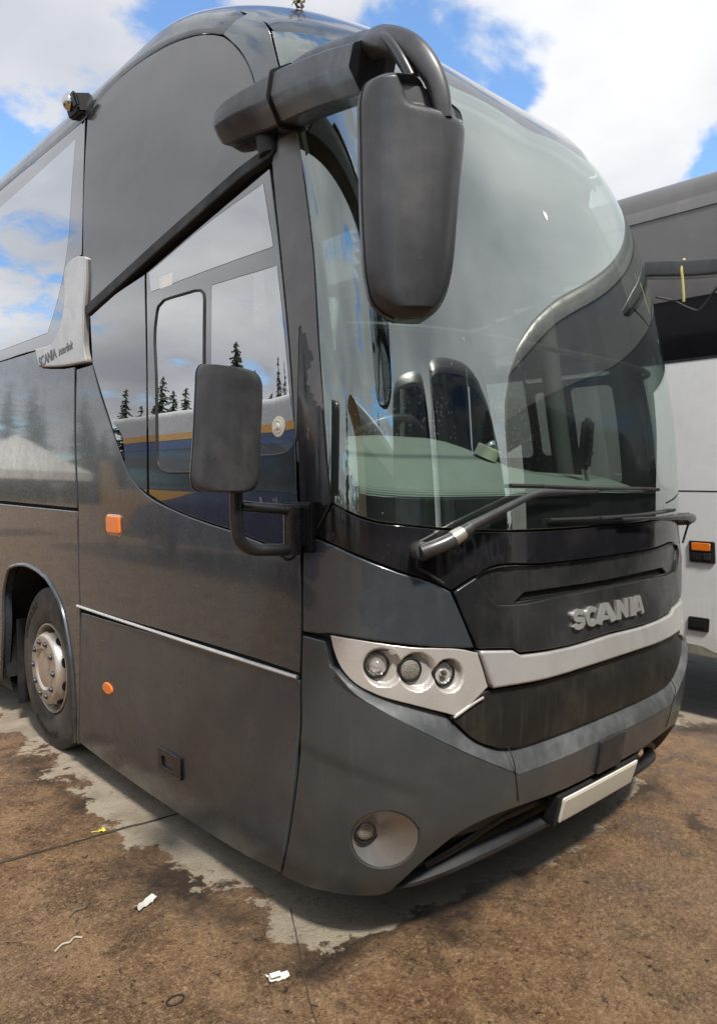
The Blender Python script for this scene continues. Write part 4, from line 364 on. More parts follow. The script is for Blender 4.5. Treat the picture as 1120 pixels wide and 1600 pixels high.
class MB:
    """collects shapes that belong to one part"""
    def __init__(s): s.v = []; s.f = []
    def add(s, v, f):
        n = len(s.v); s.v += [tuple(q) for q in v]; s.f += [tuple(i+n for i in q) for q in f]; return s
    def box(s, c, size, rot=None, bev=0.004):
        bm = bmesh.new(); bmesh.ops.create_cube(bm, size=1)
        for q in bm.verts: q.co = Vector((q.co.x*size[0], q.co.y*size[1], q.co.z*size[2]))
        if bev: bmesh.ops.bevel(bm, geom=bm.edges[:], offset=bev, segments=2, affect='EDGES')
        R = rot if rot is not None else Matrix.Identity(3)
        bm.verts.index_update()
        s.add([R @ q.co+Vector(c) for q in bm.verts], [[q.index for q in f.verts] for f in bm.faces]); bm.free(); return s
    def tube(s, path, r, n=12, cap=True):
        path = [Vector(p) for p in path]; rr = r if isinstance(r, (list, tuple)) else [r]*len(path)
        t0 = (path[1]-path[0]).normalized(); a = t0.orthogonal().normalized(); vs = []; fs = []
        for i, p in enumerate(path):
            t = (path[min(i+1, len(path)-1)]-path[max(i-1, 0)]).normalized()
            a = (a-t*a.dot(t)).normalized(); b = t.cross(a)
            for k in range(n): vs.append(p+(a*cos(2*pi*k/n)+b*sin(2*pi*k/n))*rr[i])
        for i in range(len(path)-1):
            for k in range(n): fs.append((i*n+k, i*n+(k+1) % n, (i+1)*n+(k+1) % n, (i+1)*n+k))
        if cap: fs.append(tuple(range(n-1, -1, -1))); fs.append(tuple((len(path)-1)*n+k for k in range(n)))
        return s.add(vs, fs)
    def lathe(s, prof, c, axis, n=48):
        """prof: (distance along axis, radius)"""
        ax = Vector(axis).normalized(); a = ax.orthogonal().normalized(); b = ax.cross(a); c = Vector(c); vs = []; fs = []
        for h, r in prof:
            for k in range(n): vs.append(c+ax*h+(a*cos(2*pi*k/n)+b*sin(2*pi*k/n))*max(r, 1e-4))
        for i in range(len(prof)-1):
            for k in range(n): fs.append((i*n+k, i*n+(k+1) % n, (i+1)*n+(k+1) % n, (i+1)*n+k))
        return s.add(vs, fs)
    def loft(s, rings, cap=True):
        n = len(rings[0]); vs = [q for r in rings for q in r]; fs = []
        for i in range(len(rings)-1):
            for k in range(n): fs.append((i*n+k, i*n+(k+1) % n, (i+1)*n+(k+1) % n, (i+1)*n+k))
        if cap: fs.append(tuple(range(n-1, -1, -1))); fs.append(tuple((len(rings)-1)*n+k for k in range(n)))
        return s.add(vs, fs)
    def build(s, name, m, parent=None, angle=38, smooth=True): return mesh(name, s.v, s.f, m, parent, angle, smooth)
def ring(c, a, b, ex=2.6, n=40):
    c, a, b = Vector(c), Vector(a), Vector(b); o = []
    for k in range(n):
        t = 2*pi*k/n; ct, st = cos(t), sin(t)
        o.append(c+a*math.copysign(abs(ct)**(2/ex), ct)+b*math.copysign(abs(st)**(2/ex), st))
    return o
def catmull(pts, k=8):
    pts = [Vector(p) for p in pts]; o = []
    for i in range(len(pts)-1):
        p0, p1, p2, p3 = pts[max(i-1, 0)], pts[i], pts[i+1], pts[min(i+2, len(pts)-1)]
        for j in range(k):
            t = j/k; o.append(0.5*((2*p1)+(p2-p0)*t+(2*p0-5*p1+4*p2-p3)*t*t+(3*p1-p0-3*p2+p3)*t**3))
    return o+[pts[-1]]

# ------------------------------------------------------------------ panels cut from the body surface
def area(p): return 0.5*float(np.sum(p[:, 0]*np.roll(p[:, 1], -1)-np.roll(p[:, 0], -1)*p[:, 1]))
def clean(p, step):
    p = np.array(p, float); q = [p[0]]
    for a in p[1:]:
        if np.hypot(*(a-q[-1])) > 0.003: q.append(a)
    if np.hypot(*(q[0]-q[-1])) < 0.003: q.pop()
    o = []
    for i in range(len(q)):
        a, b = q[i], q[(i+1) % len(q)]; k = max(1, int(np.ceil(np.hypot(*(b-a))/step)))
        for j in range(k): o.append(a+(b-a)*j/k)
    return np.array(o)
def inside(poly, pts):
    x, y = pts[:, 0], pts[:, 1]; r = np.zeros(len(pts), bool); a = poly; b = np.roll(poly, -1, 0)
    for (x0, y0), (x1, y1) in zip(a, b):
        if y0 == y1: continue
        r ^= ((y0 > y) != (y1 > y)) & (x < (x1-x0)*(y-y0)/(y1-y0)+x0)
    return r
def dist(poly, pts):
    d = np.full(len(pts), 1e9)
    for a, b in zip(poly, np.roll(poly, -1, 0)):
        e = b-a; L = max(float(e@e), 1e-12); t = np.clip(((pts-a)@e)/L, 0, 1)
        d = np.minimum(d, np.hypot(*(pts-a-t[:, None]*e).T))
    return d
def patch(name, m, parent, poly, off=0.0, grid=0.05, bev=0.004, dep=0.03, holes=(), fn=None, extra=None):
    rings = [clean(poly, grid)]+[clean(h, grid) for h in holes]; ins = []; inw = []
    for i, r in enumerate(rings):
        if (area(r) > 0) != (i == 0): r = r[::-1].copy(); rings[i] = r
        e = np.roll(r, -1, 0)-r; e /= np.maximum(np.linalg.norm(e, axis=1, keepdims=True), 1e-9)
        nrm = np.stack([-e[:, 1], e[:, 0]], 1); w = nrm+np.roll(nrm, 1, 0); w /= np.maximum(np.linalg.norm(w, axis=1, keepdims=True), 1e-6)
        mit = np.clip(1/np.maximum((w*nrm).sum(1), 0.3), 1, 1.8)[:, None]
        inw.append(w); ins.append(r+w*mit*bev)
    lo, hi = rings[0].min(0), rings[0].max(0)
    gx, gy = np.meshgrid(np.arange(lo[0]+grid/2, hi[0], grid), np.arange(lo[1]+grid/2, hi[1], grid)); g = np.stack([gx.ravel(), gy.ravel()], 1)
    if extra is not None: g = np.concatenate([g, extra])
    k = inside(rings[0], g)
    for h in rings[1:]: k &= ~inside(h, g)
    g = g[k]
    for r in rings:
        if len(g): g = g[dist(r, g) > bev+grid*0.3]
    pts = []; edges = []; no = 0; edge_of = {}
    for ri, r in enumerate(rings):
        n = len(r); edges += [(no+i, no+(i+1) % n) for i in range(n)]
        for i in range(n): edge_of[no+i] = (ri, i)
        pts += [tuple(q) for q in r]; no += n
    for r in ins:
        n = len(r); edges += [(no+i, no+(i+1) % n) for i in range(n)] if n > 60 and bev*3 < grid else []
        pts += [tuple(q) for q in r]; no += n
    pts += [tuple(q) for q in g]
    V, E, F, OV, _, _ = geometry.delaunay_2d_cdt([Vector(q) for q in pts], edges, [], 0, 1e-6)
    uv = np.array([tuple(q) for q in V]); tri = np.array([list(f) for f in F if len(f) == 3])
    c = uv[tri].mean(1); k = inside(rings[0], c)
    for h in rings[1:]: k &= ~inside(h, c)
    tri = tri[k]
    N, TU, TV = frame(uv[:, 0], uv[:, 1])
    def disp(q): return off+(fn(q[:, 0], q[:, 1]) if fn else 0.0)+np.zeros(len(q))
    o = disp(uv)
    nor = N.copy()
    if fn is not None:
        e = 1.5e-3; q = lambda du, dv: S(uv[:, 0]+du, uv[:, 1]+dv)+frame(uv[:, 0]+du, uv[:, 1]+dv)[0]*disp(uv+np.array([du, dv]))[:, None]
        nn = np.cross(q(e, 0)-q(-e, 0), q(0, e)-q(0, -e)); nor = nn/np.maximum(np.linalg.norm(nn, axis=1, keepdims=True), 1e-9)
    newi = {}
    for i, ov in enumerate(OV):
        for j in ov:
            if j in edge_of:
                ri, q = edge_of[j]; o[i] -= 0.8*bev; w = -inw[ri][q]; outw = TU[i]*w[0]+TV[i]*w[1]
                nor[i] = nor[i]*0.62+outw*0.78; nor[i] /= np.linalg.norm(nor[i]); newi[j] = i
    pos = S(uv[:, 0], uv[:, 1])+N*o[:, None]
    verts = list(pos); norm = list(nor); faces = [tuple(t) for t in tri]
    base = 0
    for ri, r in enumerate(rings):
        n = len(r); st = len(verts)
        for i in range(n):
            j = newi.get(base+i)
            if j is None: j = min(newi.values(), key=lambda a: np.hypot(*(uv[a]-r[i])))
            w = -inw[ri][i]; ow = TU[j]*w[0]+TV[j]*w[1]
            verts += [pos[j], pos[j]-N[j]*dep]; norm += [ow, ow]
        for i in range(n):
            a, b = st+2*i, st+2*((i+1) % n); faces.append((a, a+1, b+1, b))
        base += n
    used = sorted({i for f in faces for i in f}); rm = {a: i for i, a in enumerate(used)}
    me = bpy.data.meshes.new(name); me.from_pydata([tuple(verts[i]) for i in used], [], [tuple(rm[i] for i in f) for f in faces])
    for p in me.polygons: p.use_smooth = True
    me.normals_split_custom_set_from_vertices([tuple(norm[i]) for i in used])
    me.materials.append(m)
    return link(bpy.data.objects.new(name, me), parent)
A_ = lambda p: np.array(p, float)
def flip(p): return A_(p)*np.array([-1, 1])
def left_chain(p, closed):
    """the run of points on the driver's side, ended exactly on the centre line"""
    p = A_(p); n = len(p)
    if closed:
        k = [i for i in range(n) if p[i, 0] >= 0 and p[(i+1) % n, 0] < 0][0]; p = np.roll(p, -k, 0)
    o = []
    for i in range(len(p)-1+(1 if closed else 0)):
        a, b = p[i], p[(i+1) % n]
        if a[0] < 0: o.append(a)
        if (a[0] < 0) != (b[0] < 0):
            t = a[0]/(a[0]-b[0]); o.append(np.array([0.0, a[1]+t*(b[1]-a[1])]))
            if a[0] < 0: break
    return np.array(o)
def sym(chain): return np.concatenate([chain, (chain*np.array([-1, 1]))[::-1][1:]])   # chain ends on u = 0
def symc(p):
    c = left_chain(p, True); return np.concatenate([c, (c*np.array([-1, 1]))[::-1][1:-1]])
def rect(u0, u1, v0, v1): return A_([(u0, v0), (u1, v0), (u1, v1), (u0, v1)])
def rrect(u0, u1, v0, v1, r, k=5):
    o = []
    for cx, cy, a in ((u1-r, v0+r, -90), (u1-r, v1-r, 0), (u0+r, v1-r, 90), (u0+r, v0+r, 180)):
        for i in range(k+1): t = radians(a+90*i/k); o.append((cx+r*cos(t), cy+r*sin(t)))
    return A_(o)
def ell(u, v, a, b, n=40): t = np.linspace(0, 2*pi, n, endpoint=False); return np.stack([u+a*np.cos(t), v+b*np.sin(t)], 1)
def resample(p, n):
    p = A_(p); d = np.concatenate([[0], np.cumsum(np.hypot(*np.diff(p, axis=0).T))]); t = np.linspace(0, d[-1], n)
    return np.stack([np.interp(t, d, p[:, 0]), np.interp(t, d, p[:, 1])], 1)
def strip(name, m, parent, pa, oa, pb, ob, n=120, rows=6, bulge=0.0):
    a, b = resample(pa, n), resample(pb, n); vs = []; fs = []
    for j in range(rows+1):
        t = j/rows; q = a+(b-a)*t; vs += list(P(q[:, 0], q[:, 1], np.full(n, oa+(ob-oa)*t+bulge*sin(pi*t))))
    for j in range(rows):
        for i in range(n-1): fs.append((j*n+i, j*n+i+1, (j+1)*n+i+1, (j+1)*n+i))
    return mesh(name, vs, fs, m, parent, 60)
def uvpath(pts, k=8):
    q = catmull([(a, b, c) for a, b, c in pts], k); return [Vector(P(x.x, x.y, x.z)) for x in q]

# ------------------------------------------------------------------ lettering
def glyphs(text, size, extrude, bold=0.0, shear=0.0, space=1.0, align='CENTER'):
    c = bpy.data.curves.new('lettering', 'FONT'); c.body = text; c.size = size; c.extrude = extrude; c.offset = bold; c.shear = shear
    c.space_character = space; c.align_x = align; c.align_y = 'CENTER'; c.resolution_u = 4
    o = bpy.data.objects.new('lettering', c); COL.objects.link(o); bpy.context.view_layer.update()
    me = bpy.data.meshes.new_from_object(o.evaluated_get(bpy.context.evaluated_depsgraph_get()))
    v = np.array([tuple(q.co) for q in me.vertices]); f = [tuple(p.vertices) for p in me.polygons]
    bpy.data.objects.remove(o); bpy.data.curves.remove(c); bpy.data.meshes.remove(me)
    return v, f
def uvtext(name, m, parent, text, u, v, size, off, extrude=0.004, bold=0.0, sx=1.0, rot=0.0, shear=0.0, space=1.0, width=None):
    g, f = glyphs(text, size, extrude, bold, shear, space)
    if width: sx = width/(g[:, 0].max()-g[:, 0].min())
    x, y = g[:, 0]*sx, g[:, 1]
    pos = P(u+x*cos(rot)-y*sin(rot), v+x*sin(rot)+y*cos(rot), off+extrude+g[:, 2])
    return mesh(name, pos, f, m, parent, 30)

# ================================================================== setting: the yard
gv = []; gf = []
GZ = -0.03
xs = [-900, -200, -60, -20, -8, 0, 8, 20, 60, 200, 900]
for y in xs:
    for x in xs: gv.append((x, y, GZ))
for j in range(10):
    for i in range(10): gf.append((j*11+i, j*11+i+1, j*11+i+12, j*11+i+11))
tag(mesh('ground', gv, gf, M['ground']), kind='structure')
def crack(pts, w, z=0.004):
    pts = catmull([(x, y, 0) for x, y in pts], 14); vs = []; fs = []
    for i, p in enumerate(pts):
        t = (pts[min(i+1, len(pts)-1)]-pts[max(i-1, 0)]).normalized(); s = Vector((-t.y, t.x, 0))
        ww = w*(0.6+0.8*random.random()); j = Vector((random.uniform(-1, 1), random.uniform(-1, 1), 0))*w*0.35
        vs += [p+j+s*ww/2+Vector((0, 0, GZ+z)), p+j-s*ww/2+Vector((0, 0, GZ+z))]
    for i in range(len(pts)-1): fs.append((2*i, 2*i+1, 2*i+3, 2*i+2))
    return vs, fs
M['joint'] = worn('dirt filled joint', (0.030, 0.022, 0.016), 0.8, 0, 0, (0.10, 0.07, 0.045), 0.8)
b = MB(); b.add(*crack([(-6, 2.4), (-3.2, 2.03), (-1.94, 1.86), (-1.12, 1.76), (0.2, 1.6), (1.6, 1.43)], 0.016))
tag(b.build('ground_joint', M['joint']), kind='structure')
b = MB(); b.add(*crack([(-1.16, 0.66), (-1.27, 0.47), (-1.38, 0.29), (-1.5, 0.06), (-1.62, -0.3)], 0.0035))
tag(b.build('ground_crack', M['joint']), kind='structure')

# ================================================================== the grey coach
bus = empty('coach', label='dark grey coach parked in the foreground, large windscreen and drooping mirrors, blank plate', cat='coach')
UEND = -11.2
# ---- windscreen
ws_top = left_chain(WSGLASS, False); ws_left = left_chain(WSLEFT, False)
ws_half = np.concatenate([ws_top[::-1], ws_left[1:]])
ws_poly = np.concatenate([ws_half, (ws_half*np.array([-1, 1]))[::-1][1:-1]])
wc = left_chain(WSCLEAR, False)                        # left edge then bottom edge, ends at the centre
top_in = ws_top[(ws_top[:, 0] > -1.22)]-np.array([0, 0.06])
wc_half = np.concatenate([top_in[::-1], wc]); wc_poly = np.concatenate([wc_half, (wc_half*np.array([-1, 1]))[::-1][1:-1]])
windscreen = patch('windscreen', M['ws_glass'], bus, ws_poly, 0.0, 0.03, 0.002, 0.006)
patch('windscreen_border', M['frit'], windscreen, ws_poly, -0.008, 0.04, 0.001, 0.002, holes=[wc_poly])
# perforated fade of dots just inside the border
dv = []; df = []
for row in range(4):
    ch = resample(wc, 420 if row < 3 else 300); t = np.gradient(ch, axis=0); t /= np.linalg.norm(t, axis=1, keepdims=True); nn = np.stack([-t[:, 1], t[:, 0]], 1)
    ch = ch+nn*(0.006+row*0.0085)
    r = 0.0033-row*0.0006
    for i in range(len(ch)):
        if i % 1 or ch[i, 1] > 2.6: continue
        for s in (-1, 1):
            c = ell(s*ch[i, 0], ch[i, 1], r, r, 6); n0 = len(dv); dv += list(P(c[:, 0], c[:, 1], np.full(6, -0.0075))); df.append(tuple(range(n0, n0+6)))
mesh('border_dots', dv, df, M['frit'], windscreen)
sp = MB()
for k in range(16):
    a = random.random()*6.28; r = abs(random.gauss(0, 0.012)); c = ell(-0.06+r*cos(a)*0.6, 2.886+r*sin(a)*1.4, random.uniform(.002, .006), random.uniform(.003, .010), 9)
    n0 = len(sp.v); sp.add(P(c[:, 0], c[:, 1], np.full(9, 0.0008+k*0.00004)), [tuple(range(9))])
sp.build('bird_dropping', M['offwhite'], windscreen)

# ---- front panels
patch('cowl_panel', M['gloss_black'], bus, symc(BLACKFRONT), -0.004, 0.04, 0.003, 0.03)
slot = symc(SLOT); deep = symc(SLOTDEEP)
hood = patch('grille_panel', M['grille'], bus, symc(HOOD), 0.006, 0.03, 0.006, 0.03, holes=[slot])
patch('grille_recess', M['grille'], hood, slot, -0.010, 0.03, 0.004, 0.02, holes=[deep])
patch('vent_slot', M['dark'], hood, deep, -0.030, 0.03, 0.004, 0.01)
ch = left_chain(SLOTDEEP, True)
def thick(line, w):
    p = np.array(line, float); L = []; R = []
    for k in range(len(p)):
        d0 = p[k]-p[k-1] if k else p[1]-p[0]; d1 = p[k+1]-p[k] if k < len(p)-1 else p[k]-p[k-1]
        d0 = d0/np.hypot(*d0); d1 = d1/np.hypot(*d1); n0 = np.array([-d0[1], d0[0]]); n1 = np.array([-d1[1], d1[0]]); n = n0+n1; n /= max(np.hypot(*n), .3); n *= min(1/max(n@n0, .4), 2.0)
        L.append(p[k]+n*w/2); R.append(p[k]-n*w/2)
    return L, R
def arcp(cx, cy, rx, ry, a0, a1, k=14): return [(cx+rx*cos(radians(a)), cy+ry*sin(radians(a))) for a in np.linspace(a0, a1, k)]
H_, w_ = 0.084, 0.0225
LET = {'S': [arcp(0.036, 0.0575, 0.0245, 0.0155, 15, 270, 14)+arcp(0.036, 0.0265, 0.0265, 0.0155, 90, -165, 14)],
       'C': [arcp(0.040, 0.042, 0.028, 0.031, 40, 320, 22)],
       'A': [[(0.008, 0), (0.035, H_-0.011), (0.049, H_-0.011), (0.076, 0)], [(0.024, 0.022), (0.060, 0.022)]],
       'N': [[(0.012, 0), (0.012, H_)], [(0.012, H_-0.006), (0.060, 0.006)], [(0.060, 0), (0.060, H_)]], 'I': [[(0.012, 0), (0.012, H_)]]}
x0 = -0.222
for ch_, adv in zip('SCANIA', (0.078, 0.075, 0.085, 0.080, 0.025, 0.08)):
    lv_ = []; lf_ = []
    for si, ln in enumerate(LET[ch_]):
        L, R = thick(ln, w_ if si == 0 or ch_ == 'N' else 0.017); n = len(L); st0 = len(lv_); zt = 0.020-0.0012*si
        q = np.array(L+R); lv_ += list(P(q[:, 0]+x0, q[:, 1]+1.089, np.full(2*n, zt)))+list(P(q[:, 0]+x0, q[:, 1]+1.089, np.full(2*n, 0.002)))
        for k in range(n-1):
            a0, a1, b0, b1 = st0+k, st0+k+1, st0+n+k, st0+n+k+1; o = 2*n
            lf_ += [(b0, b1, a1, a0), (a0, a1, a1+o, a0+o), (b1, b0, b0+o, b1+o)]
        for k in (0, n-1): a0, b0 = st0+k, st0+n+k; lf_.append((a0, b0, b0+2*n, a0+2*n) if k else (b0, a0, a0+2*n, b0+2*n))
    mesh('emblem_letter', lv_, lf_, M['emblem'], hood, 30)
    x0 += adv

patch('trim_bar', M['silver'], bus, symc(SILVERBAR), 0.016, 0.025, 0.010, 0.04)
lowg = symc(LOWGRILLE)
lg = patch('lower_grille', M['low_grille'], bus, lowg, -0.012, 0.03, 0.004, 0.03)
# chrome edging on the slanting ends of the lower grille
for s in (1, -1):
    MB().tube(uvpath([(s*a, b_, -0.004) for a, b_ in EDGING[::2]], 3), 0.005, 8).build('grille_edging', M['silver'], lg)
crease = left_chain(CREASE, False); ledge = left_chain(LEDGETOP, False)
bot = left_chain(BUMPBOT, False)
up = A_([(-1.4115, 1.03), (-1.422, 1.085), (-1.436, 1.118)])
FOG = (-1.168, 0.398); FA, FB_ = 0.146, 0.125; FL = (-1.262, 0.402)
bhalf = np.concatenate([crease[::-1], up, bot]); bump_poly = np.concatenate([bhalf, (bhalf*np.array([-1, 1]))[::-1][1:-1]])
sm = lambda t: np.clip(t, 0, 1)**2*(3-2*np.clip(t, 0, 1))
def bump_fn(u, v):
    a = abs(u); vl = np.interp(a, [0.7, 0.95, 1.25, 1.55], [0.47, 0.60, 0.69, 0.735])      # soft swage line low on the corner
    return 0.016*sm((1.46-a)/0.25)*sm((v-0.15)/0.4)-0.006*sm((vl-v)/0.065)*sm((a-0.85)/0.35)*sm((v-0.12)/0.2)
bumper = patch('bumper', M['front_paint'], bus, bump_poly, 0.0, 0.022, 0.006, 0.07, holes=[ell(FOG[0], FOG[1], FA, FB_), ell(-FOG[0], FOG[1], FA, FB_)], fn=bump_fn)
for s in (1, -1):
    q = np.array([s, 1])
    strip('bumper_ledge', M['ledge'], bumper, (ledge*q)[::s], -0.030, (crease*q)[::s], 0.016, 150, 6, 0.004) if s == 1 else strip('bumper_ledge', M['ledge'], bumper, crease*q, 0.016, ledge*q, -0.030, 150, 6, 0.004)
    # moulded joint of the bumper centre section
    MB().tube(uvpath([(s*a, b_, c_) for a, b_, c_ in [(-0.598, 0.690, -0.010), (-0.590, 0.645, 0.0175), (-0.565, 0.57, 0.0172), (-0.535, 0.47, 0.0168)]]), 0.0022, 6).build('bumper_joint', M['rubber'], bumper)
    def cone_fn(u, v, s=s):
        # deepest at the lamp, rising to the bumper skin along straight lines to the rim
        x, y = s*u-FL[0], v-FL[1]; cx, cy = FOG[0]-FL[0], FOG[1]-FL[1]
        A2 = (x/FA)**2+(y/FB_)**2; B2 = (x*cx)/FA**2+(y*cy)/FB_**2; C2 = (cx/FA)**2+(cy/FB_)**2-1
        k = (-B2+np.sqrt(np.maximum(B2*B2-A2*C2, 0)))/np.where(abs(C2) < 1e-6, 1e-6, -C2); t = np.clip(k, 0, 1)
        return bump_fn(u, v)-0.075*(1-t)**0.9-0.001
    fog = patch('fog_lamp', M['cone'], bumper, ell(s*FOG[0], FOG[1], FA-0.002, FB_-0.002, 56), 0.0, 0.011, 0.004, 0.01, fn=cone_fn)
    c0 = P(s*FL[0], FL[1], -0.050); n0 = frame(np.array(s*FL[0]), np.array(FL[1]))[0]; n0 = Vector(n0)*0.6+Vector((0, -0.8, 0)); n0.normalize()
    MB().lathe([(-0.03, 0.050), (0.012, 0.050), (0.016, 0.047), (0.016, 0.041), (-0.005, 0.040)], c0, n0, 36).build('lamp_ring', M['dark'], fog)
    MB().lathe([(0.001, 0.040), (0.008, 0.037), (0.014, 0.028), (0.018, 0.015), (0.019, 0.0)], c0, n0, 32).build('lamp_lens', M['honeycomb'], fog)
# number plate, sensor cover
plate = patch('number_plate', M['plate_edge'], bus, rrect(-0.238, 0.238, 0.268, 0.386, 0.008), 0.024, 0.02, 0.002, 0.008)
patch('plate_face', M['plate'], plate, rrect(-0.229, 0.229, 0.277, 0.377, 0.006), 0.0268, 0.02, 0.0008, 0.003)
patch('sensor_cover', M['sensor'], bus, rrect(-0.052, 0.068, 0.432, 0.585, 0.012), 0.032, 0.02, 0.006, 0.03)
patch('plate_holder', M['dark'], bus, rrect(-0.262, 0.262, 0.25, 0.40, 0.01), 0.0165, 0.05, 0.003, 0.05)
# intake below the bumper
for s in (1, -1):
    lip = [(-1.12, 0.135), (-0.97, 0.150), (-0.85, 0.170), (-0.67, 0.205), (-0.45, 0.225), (-0.2, 0.232), (0, 0.235)]
    lq = resample(lip, 60); rs = []
    for k in range(60):
        f = k/59; hh = 0.010+0.016*min(1, f*5); rs.append([Vector(P(s*lq[k, 0], lq[k, 1]+dv, do)) for dv, do in ((-hh*0.8, -0.034), (-hh*0.7, -0.020), (hh*0.1, -0.014), (hh*0.7, -0.020), (hh*0.9, -0.07), (-hh*0.5, -0.08))])
    MB().loft(rs).build('lower_lip', M['lip'], bus, 40)
    MB().tube(uvpath([(s*a, b_, -0.062) for a, b_ in [(-0.93, 0.20), (-0.70, 0.29), (-0.52, 0.34), (-0.28, 0.345), (0, 0.345)]]), 0.017, 10).build('intake_bar', M['low_grille'], bus)
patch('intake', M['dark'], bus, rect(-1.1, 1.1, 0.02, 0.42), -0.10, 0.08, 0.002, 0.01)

# ---- headlamps
LAMPS = [(-1.221, 1.046, 0.0435), (-1.073, 1.030, 0.041), (-0.918, 1.007, 0.0425)]
for s in (1, -1):
    def hl_fn(u, v, s=s):
        o = np.zeros_like(u)
        for lu, lv, r in LAMPS:
            # a bowl round each lamp, drawn out towards the middle of the coach
            ww = 0.030 if lu < -1.0 else 0.016; x = s*u-lu-ww; y = v-lv+0.006
            d = np.sqrt((x/(0.088 if lu < -1.0 else 0.074))**2+(y/(0.072 if lu < -1.0 else 0.064))**2); o = np.minimum(o, -0.028*sm((1.0-d)/0.24))
        return o
    q = np.array([s, 1]); hp = A_(HEADLAMP)*q
    lamp = patch('headlamp', M['bezel'], bus, hp, -0.006, 0.0065, 0.004, 0.03, fn=hl_fn)
    for k, (lu, lv, r) in enumerate(LAMPS):
        c0 = P(s*lu, lv, -0.030); nn = Vector(frame(np.array(s*lu), np.array(lv))[0])*0.85+Vector((-0.03*s, -0.3, 0.0)); nn.normalize()
        MB().lathe([(-0.03, r+0.003), (0.010, r+0.003), (0.013, r), (0.012, r-0.004), (0.0, r-0.005)], c0, nn, 36).build('lamp_rim', M['dark'], lamp)
        if k == 1:
            MB().lathe([(0.008, r-0.004), (0.013, r*0.7), (0.016, r*0.3), (0.0165, 0.0)], c0, nn, 32).build('indicator_lens', M['honeycomb'], lamp)
        else:
            MB().lathe([(0.004, r-0.004), (-0.012, r*0.62), (-0.016, r*0.3), (-0.017, 0.0)], c0, nn, 32).build('lamp_reflector', M['reflector'], lamp)
            if k == 0: MB().lathe([(-0.012, r*0.62), (0.004, r*0.60), (0.018, r*0.45), (0.025, r*0.22), (0.027, 0.0)], c0, nn, 32).build('projector_lens', M['lens'], lamp)
            else: MB().lathe([(-0.010, r*0.34), (0.010, r*0.30), (0.013, r*0.15), (0.014, 0)], c0, nn, 24).build('lamp_bulb', M['mirror'], lamp)
    e = P(s*-1.148, 1.098, -0.004); MB().box(e, (0.022, 0.022, 0.018), Matrix.Rotation(0.5*s, 3, 'Z') @ Matrix.Rotation(0.5, 3, 'Y'), 0.004).build('lamp_stud', M['lens'], lamp)

# ---- sides (both) and roof
def both(name, m, poly, **k):
    a = patch(name, m, bus, A_(poly), **k); c = patch(name, m, bus, flip(poly), **k); return a, c
both('front_corner_panel', M['paint'], CHEEK, off=0.0, grid=0.04, bev=0.007)
door_a, door_b = both('door_panel', M['paint'], DOORPANEL, off=0.0, grid=0.07, bev=0.005)
lock_a, lock_b = both('locker_door', M['low_paint'], LOCKER, off=0.0, grid=0.07, bev=0.006)
both('side_panel', M['paint'], REARMID, off=0.0, grid=0.08, bev=0.005)
M['bevel_glint'] = worn('painted bevel highlight', (0.75, 0.75, 0.74), 0.28, 0.6, 0.2, (0.3, 0.29, 0.27), 0.3)  # highlight along the locker door's top bevel, painted as a bright strip
arch_a, arch_b = both('wheel_arch_panel', M['paint'], REARLOW, off=0.0, grid=0.07, bev=0.006, dep=0.05)
for s, par in ((1, lock_a), (-1, lock_b)):
    e = [(-3.625, 0.9615), (-3.2, 0.9595), (-2.6, 0.9585), (-2.1, 0.9585), (-1.57, 0.9605)]
    MB().tube(uvpath([(s*a, b_, 0.000) for a, b_ in e]), 0.0085, 8).build('bevel_highlight', M['bevel_glint'], par)
    # flared lip round the front wheel arch
    lp = resample(ARCH, 60)
    MB().tube([Vector(p) for p in P(s*lp[:, 0], lp[:, 1], np.full(60, 0.002))], 0.013, 8).build('arch_lip', M['paint'], arch_a if s == 1 else arch_b)
rt = left_chain(ROOFEDGE, False)
# roof skin: rows from the edge line up and over to the other side
cols = []
edge = np.concatenate([A_([(UEND, rt[0, 1]), (UEND*0.75, rt[0, 1])]), rt]); edge = np.concatenate([resample(edge[:2], 20)[:-1], resample(edge[1:], 150)])
ev = np.concatenate([edge, (edge*np.array([-1, 1]))[::-1][1:]]); n = len(ev); vs = []; fs = []; R_ = 34
for j in range(R_+1):
    t = j/R_; vv = ev[:, 1]+(VTOP-0.002-ev[:, 1])*(t**1.0)
    vs += list(P(ev[:, 0], vv, np.full(n, -0.012 if j == 0 else 0.0)))
for j in range(R_):
    for i in range(n-1): fs.append((j*n+i, j*n+i+1, (j+1)*n+i+1, (j+1)*n+i))
roof = mesh('roof', vs, fs, M['paint'], bus, 60)
for s in (1, -1):
    pa = A_(PILLAR)*np.array([s, 1])
    pillar = patch('front_pillar', M['gloss_black'], bus, pa, -0.002, 0.05, 0.006, 0.03)
    patch('pillar_wrap', M['wrap'], pillar, A_(WRAP)*np.array([s, 1]), 0.0004, 0.03, 0.0012, 0.002)
# painted crown of the pillar, above the wrap
    cap = A_([p for p in PILLAR if p[1] > 3.03])*np.array([s, 1])
    patch('pillar_crown', M['paint'], pillar, cap, 0.0012, 0.05, 0.003, 0.004)
def CH(s):
    if s == 1: return [A_(DOORCLEAR1), A_(DOORCLEAR2), A_(SLIDER)]
    return [rrect(1.565, 1.80, 1.68, 2.29, 0.04), rrect(1.87, 2.07, 1.86, 2.28, 0.04), rrect(1.565, 2.12, 2.35, 2.44, 0.02), rrect(2.14, 2.45, 1.85, 2.55, .04)]
both('upper_side_panel', M['panel_glass'], UPPERGLASS, off=0.0, grid=0.06, bev=0.005)
